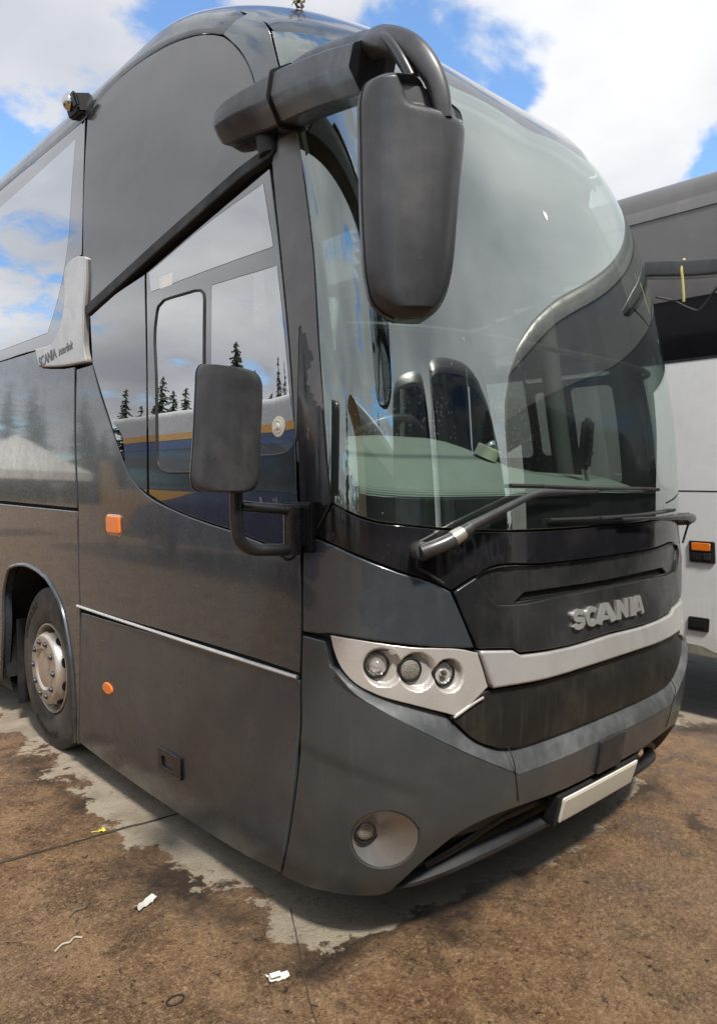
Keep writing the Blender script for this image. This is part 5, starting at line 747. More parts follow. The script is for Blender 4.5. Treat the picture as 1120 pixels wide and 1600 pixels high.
for s in (1, -1):
    f = (lambda p: A_(p)) if s == 1 else flip
    w_ = patch('side_window', M['side_border'], bus, f(REARGLASS), 0.0, 0.08, 0.003, 0.006, holes=[f(REARCLEAR)])
    patch('pane', M['side_glass'], w_, f(REARCLEAR), 0.0, 0.08, 0.0005, 0.002)
    q_ = patch('quarter_window', M['side_border'], bus, f(QUARTER), 0.0, 0.05, 0.003, 0.01)
    d_ = patch('cab_window', M['side_border'], bus, f(DOORGLASS), 0.0, 0.04, 0.003, 0.006, holes=CH(s))
    for c_ in CH(s): patch('pane', M['cab_glass'], d_, c_, 0.0, 0.04, 0.0005, 0.002)
    if s == 1:
        sl = A_(SLIDER); MB().tube([Vector(p) for p in P(np.append(sl[:, 0], sl[0, 0]), np.append(sl[:, 1], sl[0, 1]), np.full(len(sl)+1, 0.001))], 0.0065, 8, False).build('slider_seal', M['rubber'], d_)
        patch('window_label', M['offwhite'], d_, rrect(-2.42, -2.30, 2.63, 2.69, 0.006), 0.001, 0.05, 0.0005, 0.001)
        cc = P(-1.608, 1.912, 0.001); cn = Vector(frame(np.array(-1.608), np.array(1.912))[0])
        MB().lathe([(0.0, 0.040), (0.003, 0.040), (0.005, 0.034), (0.004, 0.028), (0.007, 0.024), (0.005, 0.016), (0.012, 0.010), (0.013, 0.0)], cc, cn, 32).build('suction_cup', M['tape'], d_)
both('window_rail', M['rubber'], [(-3.277, 2.694), (-2.4, 2.872), (-1.507, 3.046), (-1.492, 3.014), (-1.52, 2.990), (-2.4, 2.813), (-3.251, 2.636)], off=0.016, grid=0.04, bev=0.006, dep=0.03)
for s in (1,):
    bl = patch('quarter_trim', M['silver'], bus, A_(BLADE), 0.022, 0.03, 0.010, 0.03)
    uvtext('trim_lettering', M['plastic'], bl, 'SCANIA', -3.86, 2.458, 0.088, 0.022, 0.0008, 0.0026, rot=0.10, width=0.30, space=0.92)
    uvtext('trim_lettering', M['plastic'], bl, 'interlink', -3.57, 2.480, 0.072, 0.022, 0.0008, 0.0004, rot=0.08, width=0.22, shear=0.25)
patch('quarter_trim', M['silver'], bus, flip(BLADE), 0.022, 0.03, 0.010, 0.03)
# the rest of the body behind
vlo = 0.05
for s in (1, -1):
    u0, u1 = sorted((s*UEND, s*-5.99))
    patch('side_panel', M['paint'], bus, rect(u0, u1, 1.545, 2.50), 0, 0.12, 0.005)
    o = []
    uc = u_at(9.3, 0.5); uu = np.linspace(-5.70, UEND, 60)
    poly = [(-5.72, vlo), (-5.70, 1.53), (UEND, 1.53), (UEND, vlo)]
    th = np.linspace(pi, 0, 24); poly += [(uc+0.64*cos(t), 0.10+0.95*sin(t)**0.8) for t in th]
    patch('rear_skirt', M['paint'], bus, A_(poly)*np.array([s, 1]), 0, 0.1, 0.005)
    for a, b_ in ((-5.84, -7.6), (-7.62, -9.4), (-9.42, UEND)):
        u0, u1 = sorted((s*a, s*b_)); patch('side_window', M['side_glass'], bus, rect(u0, u1, 2.53, 4.23), 0, 0.12, 0.003, 0.006)
ng = 40; vs = []; fs = []
vq = np.concatenate([np.linspace(0, VTOP-0.001, ng)])
for v in vq:
    e = P(np.array([UEND, -UEND]), np.array([v, v]), np.zeros(2)); 
    for t in np.linspace(0, 1, 13): q = e[0]*(1-t)+e[1]*t; vs.append((q[0], q[1]+0.12*(1-(2*t-1)**4), q[2]))
for j in range(ng-1):
    for i in range(12): fs.append((j*13+i, (j+1)*13+i, (j+1)*13+i+1, j*13+i+1))
mesh('rear_panel', vs, fs, M['paint'], bus)
# inner shell: dark lining behind every opaque panel, open at the glass and the wheel arches
us = np.concatenate([np.linspace(UEND, -L0-.02, 120), np.linspace(-L0, L0, 110), np.linspace(L0+.02, -UEND, 120)]); vs_ = np.concatenate([np.linspace(0.05, 4.3, 110), np.linspace(4.35, VTOP-0.002, 14)])
UU, VV = np.meshgrid(us, vs_); pos = P(UU, VV, np.full(UU.shape, -0.055))
uc = (UU[:-1, :-1]+UU[1:, 1:])/2; vc = (VV[:-1, :-1]+VV[1:, 1:])/2; cen = np.stack([uc.ravel(), vc.ravel()], 1)
hole = inside(wc_poly, cen)
for f in (A_, flip):
    hole |= inside(f(DOORGLASS), cen) | inside(f(REARCLEAR), cen)
hole |= (abs(cen[:, 0]) > 5.95) & (cen[:, 1] > 2.6) & (cen[:, 1] < 4.15)
c3 = S(cen[:, 0], cen[:, 1])
for wy in (3.2, 9.3): hole |= (np.hypot(c3[:, 1]-wy, c3[:, 2]-0.5) < 0.88) | ((abs(c3[:, 1]-wy) < 0.88) & (c3[:, 2] < 0.5) & (abs(c3[:, 0]) > 1.0))
hole |= (cen[:, 1] < 0.33) & (abs(cen[:, 0]) < 1.15)
nc = len(us); fs = []
for idx in np.nonzero(~hole)[0]:
    j, i = divmod(idx, nc-1); fs.append((j*nc+i, j*nc+i+1, (j+1)*nc+i+1, (j+1)*nc+i))
mesh('inner_shell', pos.reshape(-1, 3), fs, M['interior'], bus)
# underside
MB().box((0, 6.2, 0.20), (2.25, 10.2, 0.05), None, 0).build('underfloor', M['dark'], bus)
for wy in (3.2, 9.3):
    for s in (1, -1):
        w = MB(); th = np.linspace(-0.3, pi+0.3, 24)
        rg = lambda x: [Vector((x, wy+0.05+0.78*cos(t), 0.50+0.74*sin(t))) for t in th]
        a, c = rg(s*1.232), rg(s*0.72); n = len(a); w.add(a+c, [(i, i+1, n+i+1, n+i) for i in range(n-1)]); w.add(c, [tuple(range(n))])
        arch_in = w.build('wheel_housing', M['dark'], bus)
        if wy < 5 and s == -1: pass
# mud flap behind the front wheels
for s in (1, -1):
    MB().box((s*1.02, 3.86, 0.42), (0.36, 0.014, 0.62), None, 0.004).build('mud_flap', M['rubber'], bus)

# ---- wheels
def wheel(wy, s, letters=False):
    c = Vector((s*1.205, wy, 0.50)); ax = (s, 0, 0); o = s
    Rr = 0.53
    tp = [(-0.29, 0.30), (-0.29, 0.44), (-0.275, 0.50), (-0.25, 0.524)]
    for k in range(4):
        x = -0.235+k*0.055; tp += [(x, Rr), (x+0.040, Rr), (x+0.042, Rr-0.014), (x+0.052, Rr-0.014)]
    tp += [(-0.018, Rr-0.002), (-0.006, 0.512), (0.004, 0.48), (0.008, 0.44), (0.010, 0.39), (0.006, 0.345), (0.0, 0.315), (-0.012, 0.298), (-0.03, 0.292)]
    w = MB().lathe(tp, c, ax, 96).build('wheel', M['tyre'], bus)
    w.name = 'wheel'
    rp = [(-0.02, 0.297), (0.002, 0.293), (0.004, 0.286), (-0.010, 0.279), (-0.05, 0.272), (-0.085, 0.266), (-0.088, 0.256), (-0.040, 0.249), (0.020, 0.234), (0.036, 0.226), (0.042, 0.218), (0.044, 0.205), (0.044, 0.150), (0.046, 0.138), (0.040, 0.128), (0.034, 0.122), (0.036, 0.112), (0.040, 0.06), (0.041, 0.0)]
    MB().lathe(rp, c, ax, 64).build('rim', M['alloy'], w)
    for k in range(10):
        t = 2*pi*(k+0.5)/10; d = Vector((0, cos(t), sin(t)))
        pc = c+Vector((s*-0.014, 0, 0))+d*0.2425; nrm = (Vector((s*0.25, 0, 0))+d*0.97).normalized(); tang = d.cross(Vector((1, 0, 0))).normalized()
        b2 = nrm.cross(tang); MB().add(ring(pc+nrm*0.0035, tang*0.034, b2*0.024, 2.2, 20)+[pc+nrm*0.0036], [(i, (i+1) % 20, 20) for i in range(20)]).build('hand_hole', M['dark'], w)
        t2 = 2*pi*k/10; d2 = Vector((0, cos(t2), sin(t2))); nb = MB().lathe([(0.043, 0.0145), (0.056, 0.0145), (0.059, 0.012), (0.063, 0.007), (0.063, 0.0)], c+d2*0.178, ax, 6)
        nb.lathe([(0.0445, 0.021), (0.0475, 0.021), (0.0475, 0.013)], c+d2*0.178, ax, 16); nb.build('wheel_nut', M['plastic'], w)
    if letters:
        def arc(text, ang, rad, size, inward):
            g, f = glyphs(text, size, 0.0006, 0.0012); vs = []
            for x, y, z in g:
                # viewed from outside (towards +X): rear of the coach is on the left
                r = rad+(y if not inward else -y); a = ang+(x/rad if not inward else -x/rad)
                vs.append((c.x-0.0105-z-0.0008, c.y-sin(a)*r, c.z+cos(a)*r))
            mesh('tyre_lettering', vs, f, M['tyre_letter'], w, 30)
        arc('295/80 R 22.5', radians(-48), 0.435, 0.062, False)
        arc('Conti', radians(42), 0.435, 0.066, False)
        arc('EcoRegional HS', radians(187), 0.435, 0.062, True)
    return w
wheel(3.2, -1, True); wheel(3.2, 1); wheel(9.3, -1); wheel(9.3, 1)
# chassis block seen through the arch
MB().box((-0.95, 3.83, 0.42), (0.3, 0.25, 0.5), None, 0.02).build('air_tank', M['dark'], bus)

# ---- small fittings on the driver's side
def lens_box(u, v, a, b_, par, round_=0.018):
    base = patch('side_marker', M['chrome'], par, rrect(u-a-0.008, u+a+0.008, v-b_-0.012, v+b_+0.004, round_), 0.006, 0.02, 0.004, 0.01)
    patch('marker_lens', M['amber'], base, rrect(u-a, u+a, v-b_, v+b_, round_), 0.020, 0.012, 0.012, 0.03)
lens_box(-3.075, 1.465, 0.078, 0.050, door_a)
patch('side_reflector', M['amber'], lock_a, ell(-3.222, 0.556, 0.062, 0.033, 28), 0.010, 0.012, 0.008, 0.012)
lt = patch('latch', M['arm_black'], lock_a, rrect(-2.635, -2.412, 0.268, 0.388, 0.010), 0.013, 0.03, 0.003, 0.01, holes=[rrect(-2.60, -2.49, 0.292, 0.352, 0.008)])
patch('latch_recess', M['dark'], lt, rrect(-2.60, -2.49, 0.292, 0.352, 0.008), -0.012, 0.03, 0.002, 0.003)
patch('latch_paddle', M['plastic'], lt, rrect(-2.475, -2.43, 0.285, 0.37, 0.006), 0.012, 0.03, 0.003, 0.008)
patch('latch_paddle', M['plastic'], lt, rrect(-2.60, -2.49, 0.357, 0.380, 0.006), 0.014, 0.03, 0.004, 0.01)
# camera on the cant rail
cm_ = MB(); cm_.box((-1.135, 2.72, 3.965), (0.12, 0.15, 0.11), Matrix.Rotation(radians(-18), 3, 'Y'), 0.012)
sc_ = cm_.build('side_camera', M['rubber'], bus)
MB().lathe([(0.0, 0.050), (0.02, 0.048), (0.036, 0.036), (0.046, 0.018), (0.049, 0)], (-1.19, 2.73, 3.975), (-1, 0.25, 0.1), 28).build('camera_dome', M['chrome'], sc_)
MB().box((-1.192, 2.66, 3.965), (0.03, 0.05, 0.085), Matrix.Rotation(radians(-18), 3, 'Y'), 0.01).build('camera_cap', M['arm_black'], sc_)

# ---- big front mirror on its arm
arm_pts = [(-1.235, 0.975, 3.205), (-1.235, 0.88, 3.208), (-1.240, 0.64, 3.185), (-1.287, 0.37, 3.130), (-1.361, 0.083, 3.042), (-1.432, -0.125, 2.958)]
pa = catmull(arm_pts, 6); n = len(pa)
def hexring(p, t, h, w, lean=0.0):
    """flat topped housing section: lid, upper face, lower face and underside"""
    side = t.cross(Vector((0, 0, 1))).normalized(); upv = side.cross(t).normalized()
    prof = [(-0.46, 0.38), (0.04, 0.54), (0.52, 0.32), (0.56, -0.10), (0.22, -0.52), (-0.40, -0.48)]
    o = []
    for k in range(len(prof)):
        p0, p1 = prof[k], prof[(k+1) % len(prof)]
        for t_ in (0.06, 0.5, 0.94): o.append(p+side*(p0[0]+(p1[0]-p0[0])*t_)*w+upv*(p0[1]+(p1[1]-p0[1])*t_)*h)
    return o
def arm_section(i0, i1, h0, h1, name, m, par, endcap=True):
    rs = []
    for i in range(i0, i1+1):
        t = (pa[min(i+1, n-1)]-pa[max(i-1, 0)]).normalized(); f = i/(n-1)
        h = np.interp(f, [0, 0.06, 0.2, 0.45, 0.7, 1], [0.120, 0.140, 0.172, 0.195, 0.172, 0.145])*(1 if name != 'x' else 1); w = np.interp(f, [0, 0.06, 0.3, 1], [0.12, 0.135, 0.16, 0.145])
        rs.append(hexring(pa[i], t, h, w))
    return MB().loft(rs).build(name, m, par, 24)
i_s = int(n*0.50)
arm = arm_section(0, i_s, 0, 0, 'mirror_arm', M['arm_gloss'], bus)
pa_save = pa
front = arm_section(i_s, n-1, 0, 0, 'arm_cover', M['arm_gloss'], arm)
# lid strips along the top, seam gap between the two housings
for i0, i1, nm in ((i_s+2, n-1, 'arm_lid'),):
    rs = []
    for i in range(i0, i1+1):
        t = (pa[min(i+1, n-1)]-pa[max(i-1, 0)]).normalized(); side = t.cross(Vector((0, 0, 1))).normalized(); upv = side.cross(t).normalized(); f = i/(n-1)
        h = np.interp(f, [0, 0.06, 0.2, 0.45, 0.7, 1], [0.120, 0.140, 0.172, 0.195, 0.172, 0.145]); e = min(i-i0, i1-i, 2)/2
        rs.append(ring(pa[i]+upv*(h*0.5+0.004)-side*0.015, side*0.058+upv*-0.012, upv*(0.012+0.014*e), 3.2, 24))
    MB().loft(rs).build(nm, M['plastic'], arm, 30)
t = (pa[i_s]-pa[i_s-1]).normalized()
rs = [hexring(pa[i_s]+t*d, t, 0.217, 0.172) for d in (-0.002, 0.004)]; MB().loft(rs).build('arm_seam', M['dark'], arm)
# root bracket to the pillar
MB().tube([(-1.19, 0.72, 3.16), (-1.20, 0.70, 3.02)], [0.07, 0.055], 16).build('arm_foot', M['rubber'], arm)
# the two prongs that carry the mirror head
pr = catmull([(-1.425, -0.09, 3.03), (-1.470, -0.20, 2.985), (-1.480, -0.300, 2.925), (-1.474, -0.365, 2.855), (-1.462, -0.400, 2.78), (-1.455, -0.412, 2.70)], 6)
rs = []
for i, p in enumerate(pr):
    t = (pr[min(i+1, len(pr)-1)]-pr[max(i-1, 0)]).normalized(); s1 = t.cross(Vector((0.75, 0.66, 0))).normalized(); s2 = s1.cross(t); f = i/(len(pr)-1)
    rs.append(ring(p, s1*np.interp(f, [0, 0.5, 1], [0.040, 0.034, 0.022]), s2*np.interp(f, [0, 0.5, 1], [0.038, 0.032, 0.018]), 2.8, 28))
MB().loft(rs).build('mirror_prong', M['plastic'], arm)
pr = catmull([(-1.455, -0.165, 3.00), (-1.50, -0.25, 2.945), (-1.505, -0.305, 2.875), (-1.495, -0.335, 2.815)], 6); rs = []
for i, p in enumerate(pr):
    t = (pr[min(i+1, len(pr)-1)]-pr[max(i-1, 0)]).normalized(); s1 = t.cross(Vector((0.75, 0.66, 0))).normalized(); s2 = s1.cross(t)
    rs.append(ring(p, s1*0.012, s2*0.030, 3, 20))
MB().loft(rs).build('mirror_strap', M['plastic'], arm)
b = MB(); b.add([(-1.452, -0.335, 2.915), (-1.43, -0.385, 2.835), (-1.49, -0.33, 2.845), (-1.445, -0.33, 2.905), (-1.425, -0.37, 2.83), (-1.475, -0.32, 2.84)], [(0, 1, 2), (3, 5, 4), (0, 3, 4, 1), (1, 4, 5, 2), (2, 5, 3, 0)]); b.build('mirror_gusset', M['dark'], arm)
HEADROWS = [((-1.578, -0.276, 2.807), (-1.49, -0.321, 2.816)), ((-1.608, -0.261, 2.783), (-1.431, -0.351, 2.799)), ((-1.619, -0.256, 2.747), (-1.378, -0.378, 2.776)), ((-1.621, -0.255, 2.705), (-1.354, -0.39, 2.745)), ((-1.619, -0.256, 2.598), (-1.356, -0.389, 2.657)), ((-1.616, -0.257, 2.465), (-1.369, -0.382, 2.509)), ((-1.61, -0.261, 2.332), (-1.38, -0.377, 2.369)), ((-1.603, -0.264, 2.273), (-1.39, -0.372, 2.298)), ((-1.591, -0.27, 2.228), (-1.405, -0.364, 2.245)), ((-1.565, -0.283, 2.198), (-1.428, -0.352, 2.207)), ((-1.518, -0.307, 2.177), (-1.462, -0.335, 2.179))]
def mirror_head(name, rows, nrm, depth, mats, par, dish=None, glassname='mirror_glass'):
    nrm = Vector(nrm).normalized()
    L = catmull([r[0] for r in rows], 10); R = catmull([r[1] for r in rows], 10); rs = []; N_ = len(L); rim = []
    for i in range(N_):
        c = (L[i]+R[i])/2; a = (R[i]-L[i])/2; f = i/(N_-1); e = min(1, (min(f, 1-f)*9))**0.5; dd = depth*(0.35+0.65*e)
        ro = []
        for k in range(96):
            t_ = 2*pi*k/96; ct, st = cos(t_), sin(t_)
            x = math.copysign(abs(ct)**(2/3.0), ct); y = math.copysign(abs(st)**(2/2.2), st)
            p = c+a*x+nrm*(y*dd if y > 0 else y*dd*0.35)
            if dish and y > 0: p = p-nrm*dish(x, f)*min(1, y*2)
            ro.append(p)
        rs.append(ro)
    h = MB().loft(rs).build(name, mats, par, 50)
    # glass and its rim on the driver's side
    vs = []; k0 = []
    for i in range(3, N_-3): c = (L[i]+R[i])/2; a = (R[i]-L[i])/2*0.86; vs += [c-a-nrm*depth*0.355, c+a-nrm*depth*0.355]
    mesh(glassname, vs, [(2*i, 2*i+1, 2*i+3, 2*i+2) for i in range(len(vs)//2-1)], M['mirror'], h)
    return h, L, R, nrm
def dish(x, f):
    a = sm(np.array((x+0.30)/0.14))*sm(np.array((f-0.03)/0.07))*sm(np.array((0.37-0.05*(1-x)-f)/0.06)); return float(0.046*a)
hd, Lh, Rh, nh = mirror_head('mirror_head', HEADROWS, (-0.45, -0.89, 0), 0.085, M['plastic'], arm, dish)
# parting line between shell and glass frame down the outer edge
seam = [Lh[i]+(Rh[i]-Lh[i])*0.012+nh*0.022+(-Vector((0.89, -0.45, 0))*0.002) for i in range(4, len(Lh)-4)]
MB().tube(seam, 0.0022, 6).build('head_seam', M['dark'], hd)
fp = Vector((-1.45, -0.405, 2.735)); MB().lathe([(-0.02, 0.010), (0.008, 0.010), (0.008, 0.006), (-0.002, 0.006), (-0.002, 0)], fp, nh, 20).build('head_screw', M['rubber'], hd)

# ---- low kerb mirror on its tube bracket
LOWROWS = [((-1.697, 0.405, 2.125), (-1.604, 0.371, 2.114)), ((-1.714, 0.412, 2.118), (-1.543, 0.348, 2.107)), ((-1.722, 0.415, 2.095), (-1.519, 0.339, 2.081)), ((-1.725, 0.416, 2.041), (-1.515, 0.338, 2.029)), ((-1.734, 0.419, 1.875), (-1.522, 0.34, 1.879)), ((-1.741, 0.422, 1.781), (-1.527, 0.342, 1.782)), ((-1.741, 0.422, 1.743), (-1.531, 0.344, 1.743)), ((-1.73, 0.418, 1.72), (-1.548, 0.35, 1.715)), ((-1.701, 0.407, 1.71), (-1.593, 0.367, 1.704))]
br = MB(); br.box((-1.288, 0.405, 1.575), (0.05, 0.10, 0.185), Matrix.Rotation(radians(20), 3, 'Z'), 0.008); br.box((-1.318, 0.398, 1.575), (0.035, 0.075, 0.14), Matrix.Rotation(radians(20), 3, 'Z'), 0.006)
bk = br.build('mirror_bracket', M['arm_black'], bus)
MB().lathe([(-0.085, 0.0), (-0.085, 0.034), (0.085, 0.034), (0.085, 0.0)], (-1.345, 0.392, 1.565), (0, 0, 1), 24).build('bracket_hinge', M['arm_black'], bk)
MB().tube(catmull([(-1.345, 0.392, 1.640), (-1.46, 0.385, 1.650), (-1.575, 0.377, 1.662)], 4), 0.019, 14).build('bracket_tube', M['arm_black'], bk)
MB().tube(catmull([(-1.345, 0.392, 1.498), (-1.44, 0.384, 1.503), (-1.535, 0.376, 1.513), (-1.583, 0.371, 1.545), (-1.597, 0.369, 1.60), (-1.600, 0.367, 1.68), (-1.603, 0.364, 1.80)], 7), 0.022, 14).build('bracket_tube', M['arm_black'], bk)
MB().tube(catmull([(-1.40, 0.388, 1.482), (-1.375, 0.388, 1.463), (-1.345, 0.39, 1.468), (-1.325, 0.395, 1.495)], 6), 0.004, 8).build('bracket_cable', M['rubber'], bk)
lowm, Ll, Rl, nl = mirror_head('kerb_mirror', LOWROWS, (-0.35, -0.94, 0), 0.075, M['plastic'], bus, None)
seam = [Ll[i]+(Rl[i]-Ll[i])*0.012+nl*0.018-Vector((0.94, -0.35, 0))*0.002 for i in range(4, len(Ll)-4)]
MB().tube(seam, 0.002, 6).build('mirror_seam', M['dark'], lowm)

# ---- nearside mirror arm with loose wires
ra = MB(); ends = [Vector((1.16, 0.33, 2.945)), Vector((1.225, 0.10, 2.915)), Vector((1.25, -0.02, 2.905)), Vector((1.30, -0.20, 2.895))]; hs = [0.046, 0.046, 0.046, 0.020]
rs = []
for p, h in zip(ends, hs): rs.append(ring(p, Vector((0.6, 0.8, 0)).cross(Vector((0, 0, 1)))*0 + Vector((0.045, 0.012, 0)), (0, 0, h), 8, 32))
farm = ra.loft(rs).build('mirror_arm', M['plastic'], bus, 25)
MB().tube(catmull([(1.14, 0.26, 2.78), (1.20, 0.18, 2.75), (1.22, 0.10, 2.70), (1.235, 0.05, 2.69), (1.25, -0.02, 2.78), (1.28, -0.10, 2.88)], 8), 0.006, 8).build('loose_cable', M['rubber'], farm)
MB().tube(catmull([(1.205, 0.13, 2.975), (1.172, 0.13, 2.92), (1.175, 0.125, 2.86), (1.180, 0.12, 2.78), (1.185, 0.12, 2.735)], 6), 0.008, 8).build('tie_strap', M['strap'], farm)

# ---- wipers
def wiper(armp, blade, hose, head):
    w = MB().tube(uvpath([(a, b_, c_) for a, b_, c_, r in armp], 6), list(np.interp(np.linspace(0, len(armp)-1, 6*(len(armp)-1)+1), range(len(armp)), [r for *_, r in armp])), 12).build('wiper', M['plastic'], bus)
    MB().lathe([(-0.035, 0.034), (0.022, 0.034), (0.030, 0.028), (0.032, 0.0)], P(*head), frame(np.array(head[0]), np.array(head[1]))[0], 24).build('wiper_pivot', M['plastic'], w)
    MB().tube(uvpath(blade, 6), 0.0085, 8).build('wiper_blade', M['rubber'], w)
    MB().tube(uvpath([(a, b_, c_+0.010) for a, b_, c_ in blade][1:-1], 6), 0.0075, 8).build('blade_holder', M['plastic'], w)
    if hose: MB().tube(uvpath(hose, 6), 0.006, 8).build('washer_hose', M['rubber'], w)
    return w
w1 = wiper([(-1.03, 1.452, 0.055, 0.028), (-0.93, 1.484, 0.062, 0.028), (-0.835, 1.528, 0.060, 0.023), (-0.80, 1.545, 0.058, 0.018), (-0.55, 1.625, 0.048, 0.0145), (-0.42, 1.652, 0.040, 0.013), (-0.2, 1.652, 0.036, 0.009), (-0.06, 1.652, 0.034, 0.008)],
           [(-0.56, 1.684, 0.012), (-0.38, 1.680, 0.014), (-0.06, 1.668, 0.016), (0.2, 1.662, 0.014), (0.42, 1.656, 0.012)], [(-1.03, 1.45, 0.05), (-1.04, 1.40, 0.03), (-0.985, 1.37, 0.012), (-0.92, 1.335, 0.008)], (-1.02, 1.455, 0.03))
MB().tube(uvpath([(-0.905, 1.494, 0.062), (-0.858, 1.516, 0.061)], 2), [0.0295, 0.0285, 0.026], 14).build('wiper_collar', M['alloy'], w1)
w2 = wiper([(1.02, 1.487, 0.060, 0.026), (0.88, 1.500, 0.055, 0.022), (0.75, 1.507, 0.050, 0.016), (0.5, 1.515, 0.040, 0.010), (0.05, 1.528, 0.032, 0.007)],
           [(-0.34, 1.545, 0.012), (-0.04, 1.540, 0.014), (0.2, 1.540, 0.016), (0.45, 1.545, 0.014), (0.65, 1.55, 0.012)], [(1.0, 1.48, 0.05), (1.0, 1.42, 0.03), (0.98, 1.36, 0.01)], (1.02, 1.487, 0.03))

# ---- cab interior
NX = 60; vs = []; fs = []
uu = np.linspace(-1.36, 1.36, NX); fr = P(uu, np.full(NX, 1.60), np.full(NX, -0.03))
prof = [(0, 0), (0.12, 0.10), (0.30, 0.34), (0.5, 0.62), (0.7, 0.84), (0.85, 0.95), (0.95, 1.0), (1.0, 0.97), (1.02, 0.80), (1.03, -1.2)]
for i in range(NX):
    x = fr[i, 0]; hb = float(np.interp(x, [-1.2, -0.6, -0.25, 0.1, 0.5, 1.1], [1.915, 1.955, 1.95, 1.84, 1.79, 1.77])); yb = float(np.interp(x, [-1.2, -0.5, 0.1, 1.1], [0.85, 0.80, 0.72, 0.66]))
    for a, h in prof:
        z = fr[i, 2]+(hb-fr[i, 2])*h if h >= 0 else 0.95
        vs.append((x*(1-0.06*min(a, 1)), fr[i, 1]+(yb-fr[i, 1])*a, z))
m_ = len(prof)
for i in range(NX-1):
    for j in range(m_-1): fs.append((i*m_+j, i*m_+j+1, (i+1)*m_+j+1, (i+1)*m_+j))
mesh('dashboard', vs, fs, M['dash'], bus, 70)
st = MB(); Rw = Matrix.Rotation(radians(-38), 3, 'X'); sc0 = Vector((-0.41, 0.93, 1.90))
tor = [sc0+Rw @ Vector((0.235*cos(t), 0.235*sin(t), 0)) for t in np.linspace(0, 2*pi, 49)]
st.tube(tor, 0.018, 12, False); sw = st.build('steering_wheel', M['plastic'], bus)
b = MB(); b.lathe([(-0.03, 0.07), (0.01, 0.065), (0.02, 0.0)], sc0, Rw @ Vector((0, 0, 1)), 20)
for a in (0.2, pi-0.2, -pi/2): b.tube([sc0, sc0+Rw @ Vector((0.23*cos(a), 0.23*sin(a), 0))], 0.014, 8)
b.tube([sc0, sc0+Rw @ Vector((0, 0, -0.5))], 0.03, 10); b.build('wheel_spokes', M['seat_leather'], sw)
def seat(x, y, zc, w=0.46, tall=0.85):
    cu = MB(); cu.box((x, y-0.20, zc), (w, 0.48, 0.14), None, 0.05); s_ = cu.build('seat', M['moquette'], bus)
    R_ = Matrix.Rotation(radians(-12), 3, 'X')
    MB().box(Vector((x, y+0.12, zc+0.10+tall/2)), (w, 0.13, tall), R_, 0.05).build('backrest', M['moquette'], s_)
    MB().box(Vector((x, y+0.21, zc+tall+0.19)), (w*0.80, 0.13, 0.25), R_, 0.055).build('headrest', M['seat_leather'], s_)
    MB().box((x, y-0.1, zc-0.25), (w*0.6, 0.4, 0.4), None, 0.02).build('seat_base', M['dark'], s_)
    return s_
seat(0.20, 1.42, 1.33); seat(0.75, 1.45, 1.40); seat(-0.62, 1.75, 1.15); seat(-0.75, 2.9, 1.75); seat(-0.27, 2.9, 1.75); seat(0.35, 2.9, 1.75); seat(0.85, 2.9, 1.75)
MB().box((0, 6.5, 1.40), (2.3, 9.0, 0.08), None, 0).build('saloon_floor', M['interior'], bus)
MB().box((0, 1.5, 0.95), (2.3, 1.6, 0.06), None, 0).build('cab_floor', M['interior'], bus)
MB().box((0, 4.2, 2.4), (2.2, 0.05, 2.9), None, 0).build('bulkhead', M['dark'], bus)
b = MB(); q = [Vector(p) for p in P(np.linspace(-1.3, 1.3, 30), np.full(30, 2.30), np.full(30, -0.09))]; b.tube(q, 0.014, 8); b.build('blind_rail', M['rubber'], bus)
for x in (-1.03, 1.05): MB().tube([(x, 0.75, 1.6), (x*0.99, 1.0, 3.2)], 0.06, 10).build('cab_post', M['interior'], bus)
MB().tube([(0.05, 1.2, 1.0), (0.05, 1.2, 2.25)], 0.018, 10).build('grab_pole', M['chrome'], bus)
hs_ = MB(); hs_.box((0.59, 0.36, 1.935), (0.075, 0.055, 0.27), Matrix.Rotation(radians(8), 3, 'Y'), 0.018); hs_ = hs_.build('radio_handset', M['rubber'], bus)
MB().tube(catmull([(0.60, 0.37, 1.82), (0.63, 0.37, 1.75), (0.64, 0.36, 1.68)], 5), 0.014, 8).build('handset_stalk', M['dash'], hs_)
hk = MB()
for k in range(4): hk.box((0.575+k*0.004, 0.328, 2.02-k*0.045), (0.045, 0.006, 0.022), None, 0.003)
hk.build('handset_keys', M['plastic'], hs_)
# interior mirror strip by the driver's pillar
mv = MB(); mv.box((-1.13, 0.46, 2.25), (0.075, 0.03, 0.42), Matrix.Rotation(radians(-30), 3, 'Z'), 0.012); im = mv.build('inner_mirror', M['rubber'], bus)
MB().box((-1.122, 0.435, 2.26), (0.05, 0.012, 0.36), Matrix.Rotation(radians(-30), 3, 'Z'), 0.01).build('inner_mirror_glass', M['mirror'], im)

# roll of tape with a chrome ball, on the dashboard
tr = empty('tape_roll', (-0.225, 0.385, 1.872), label='cream tape roll with a chrome ball, lying on the dashboard', cat='tape roll')
Rt = Matrix.Rotation(radians(22), 3, 'X') @ Matrix.Rotation(radians(12), 3, 'Y'); ax = Rt @ Vector((0, 0, 1))
MB().lathe([(-0.026, 0.034), (-0.026, 0.055), (0.024, 0.055), (0.026, 0.053), (0.026, 0.034), (-0.026, 0.034)], (0, 0, 0), ax, 40).build('tape', M['tape'], tr)
bm = bmesh.new(); bmesh.ops.create_uvsphere(bm, u_segments=24, v_segments=14, radius=0.033); bm.verts.index_update()
b = MB(); b.add([q.co+ax*0.030 for q in bm.verts], [[q.index for q in f.verts] for f in bm.faces]); bm.free(); b.build('ball', M['mirror'], tr)

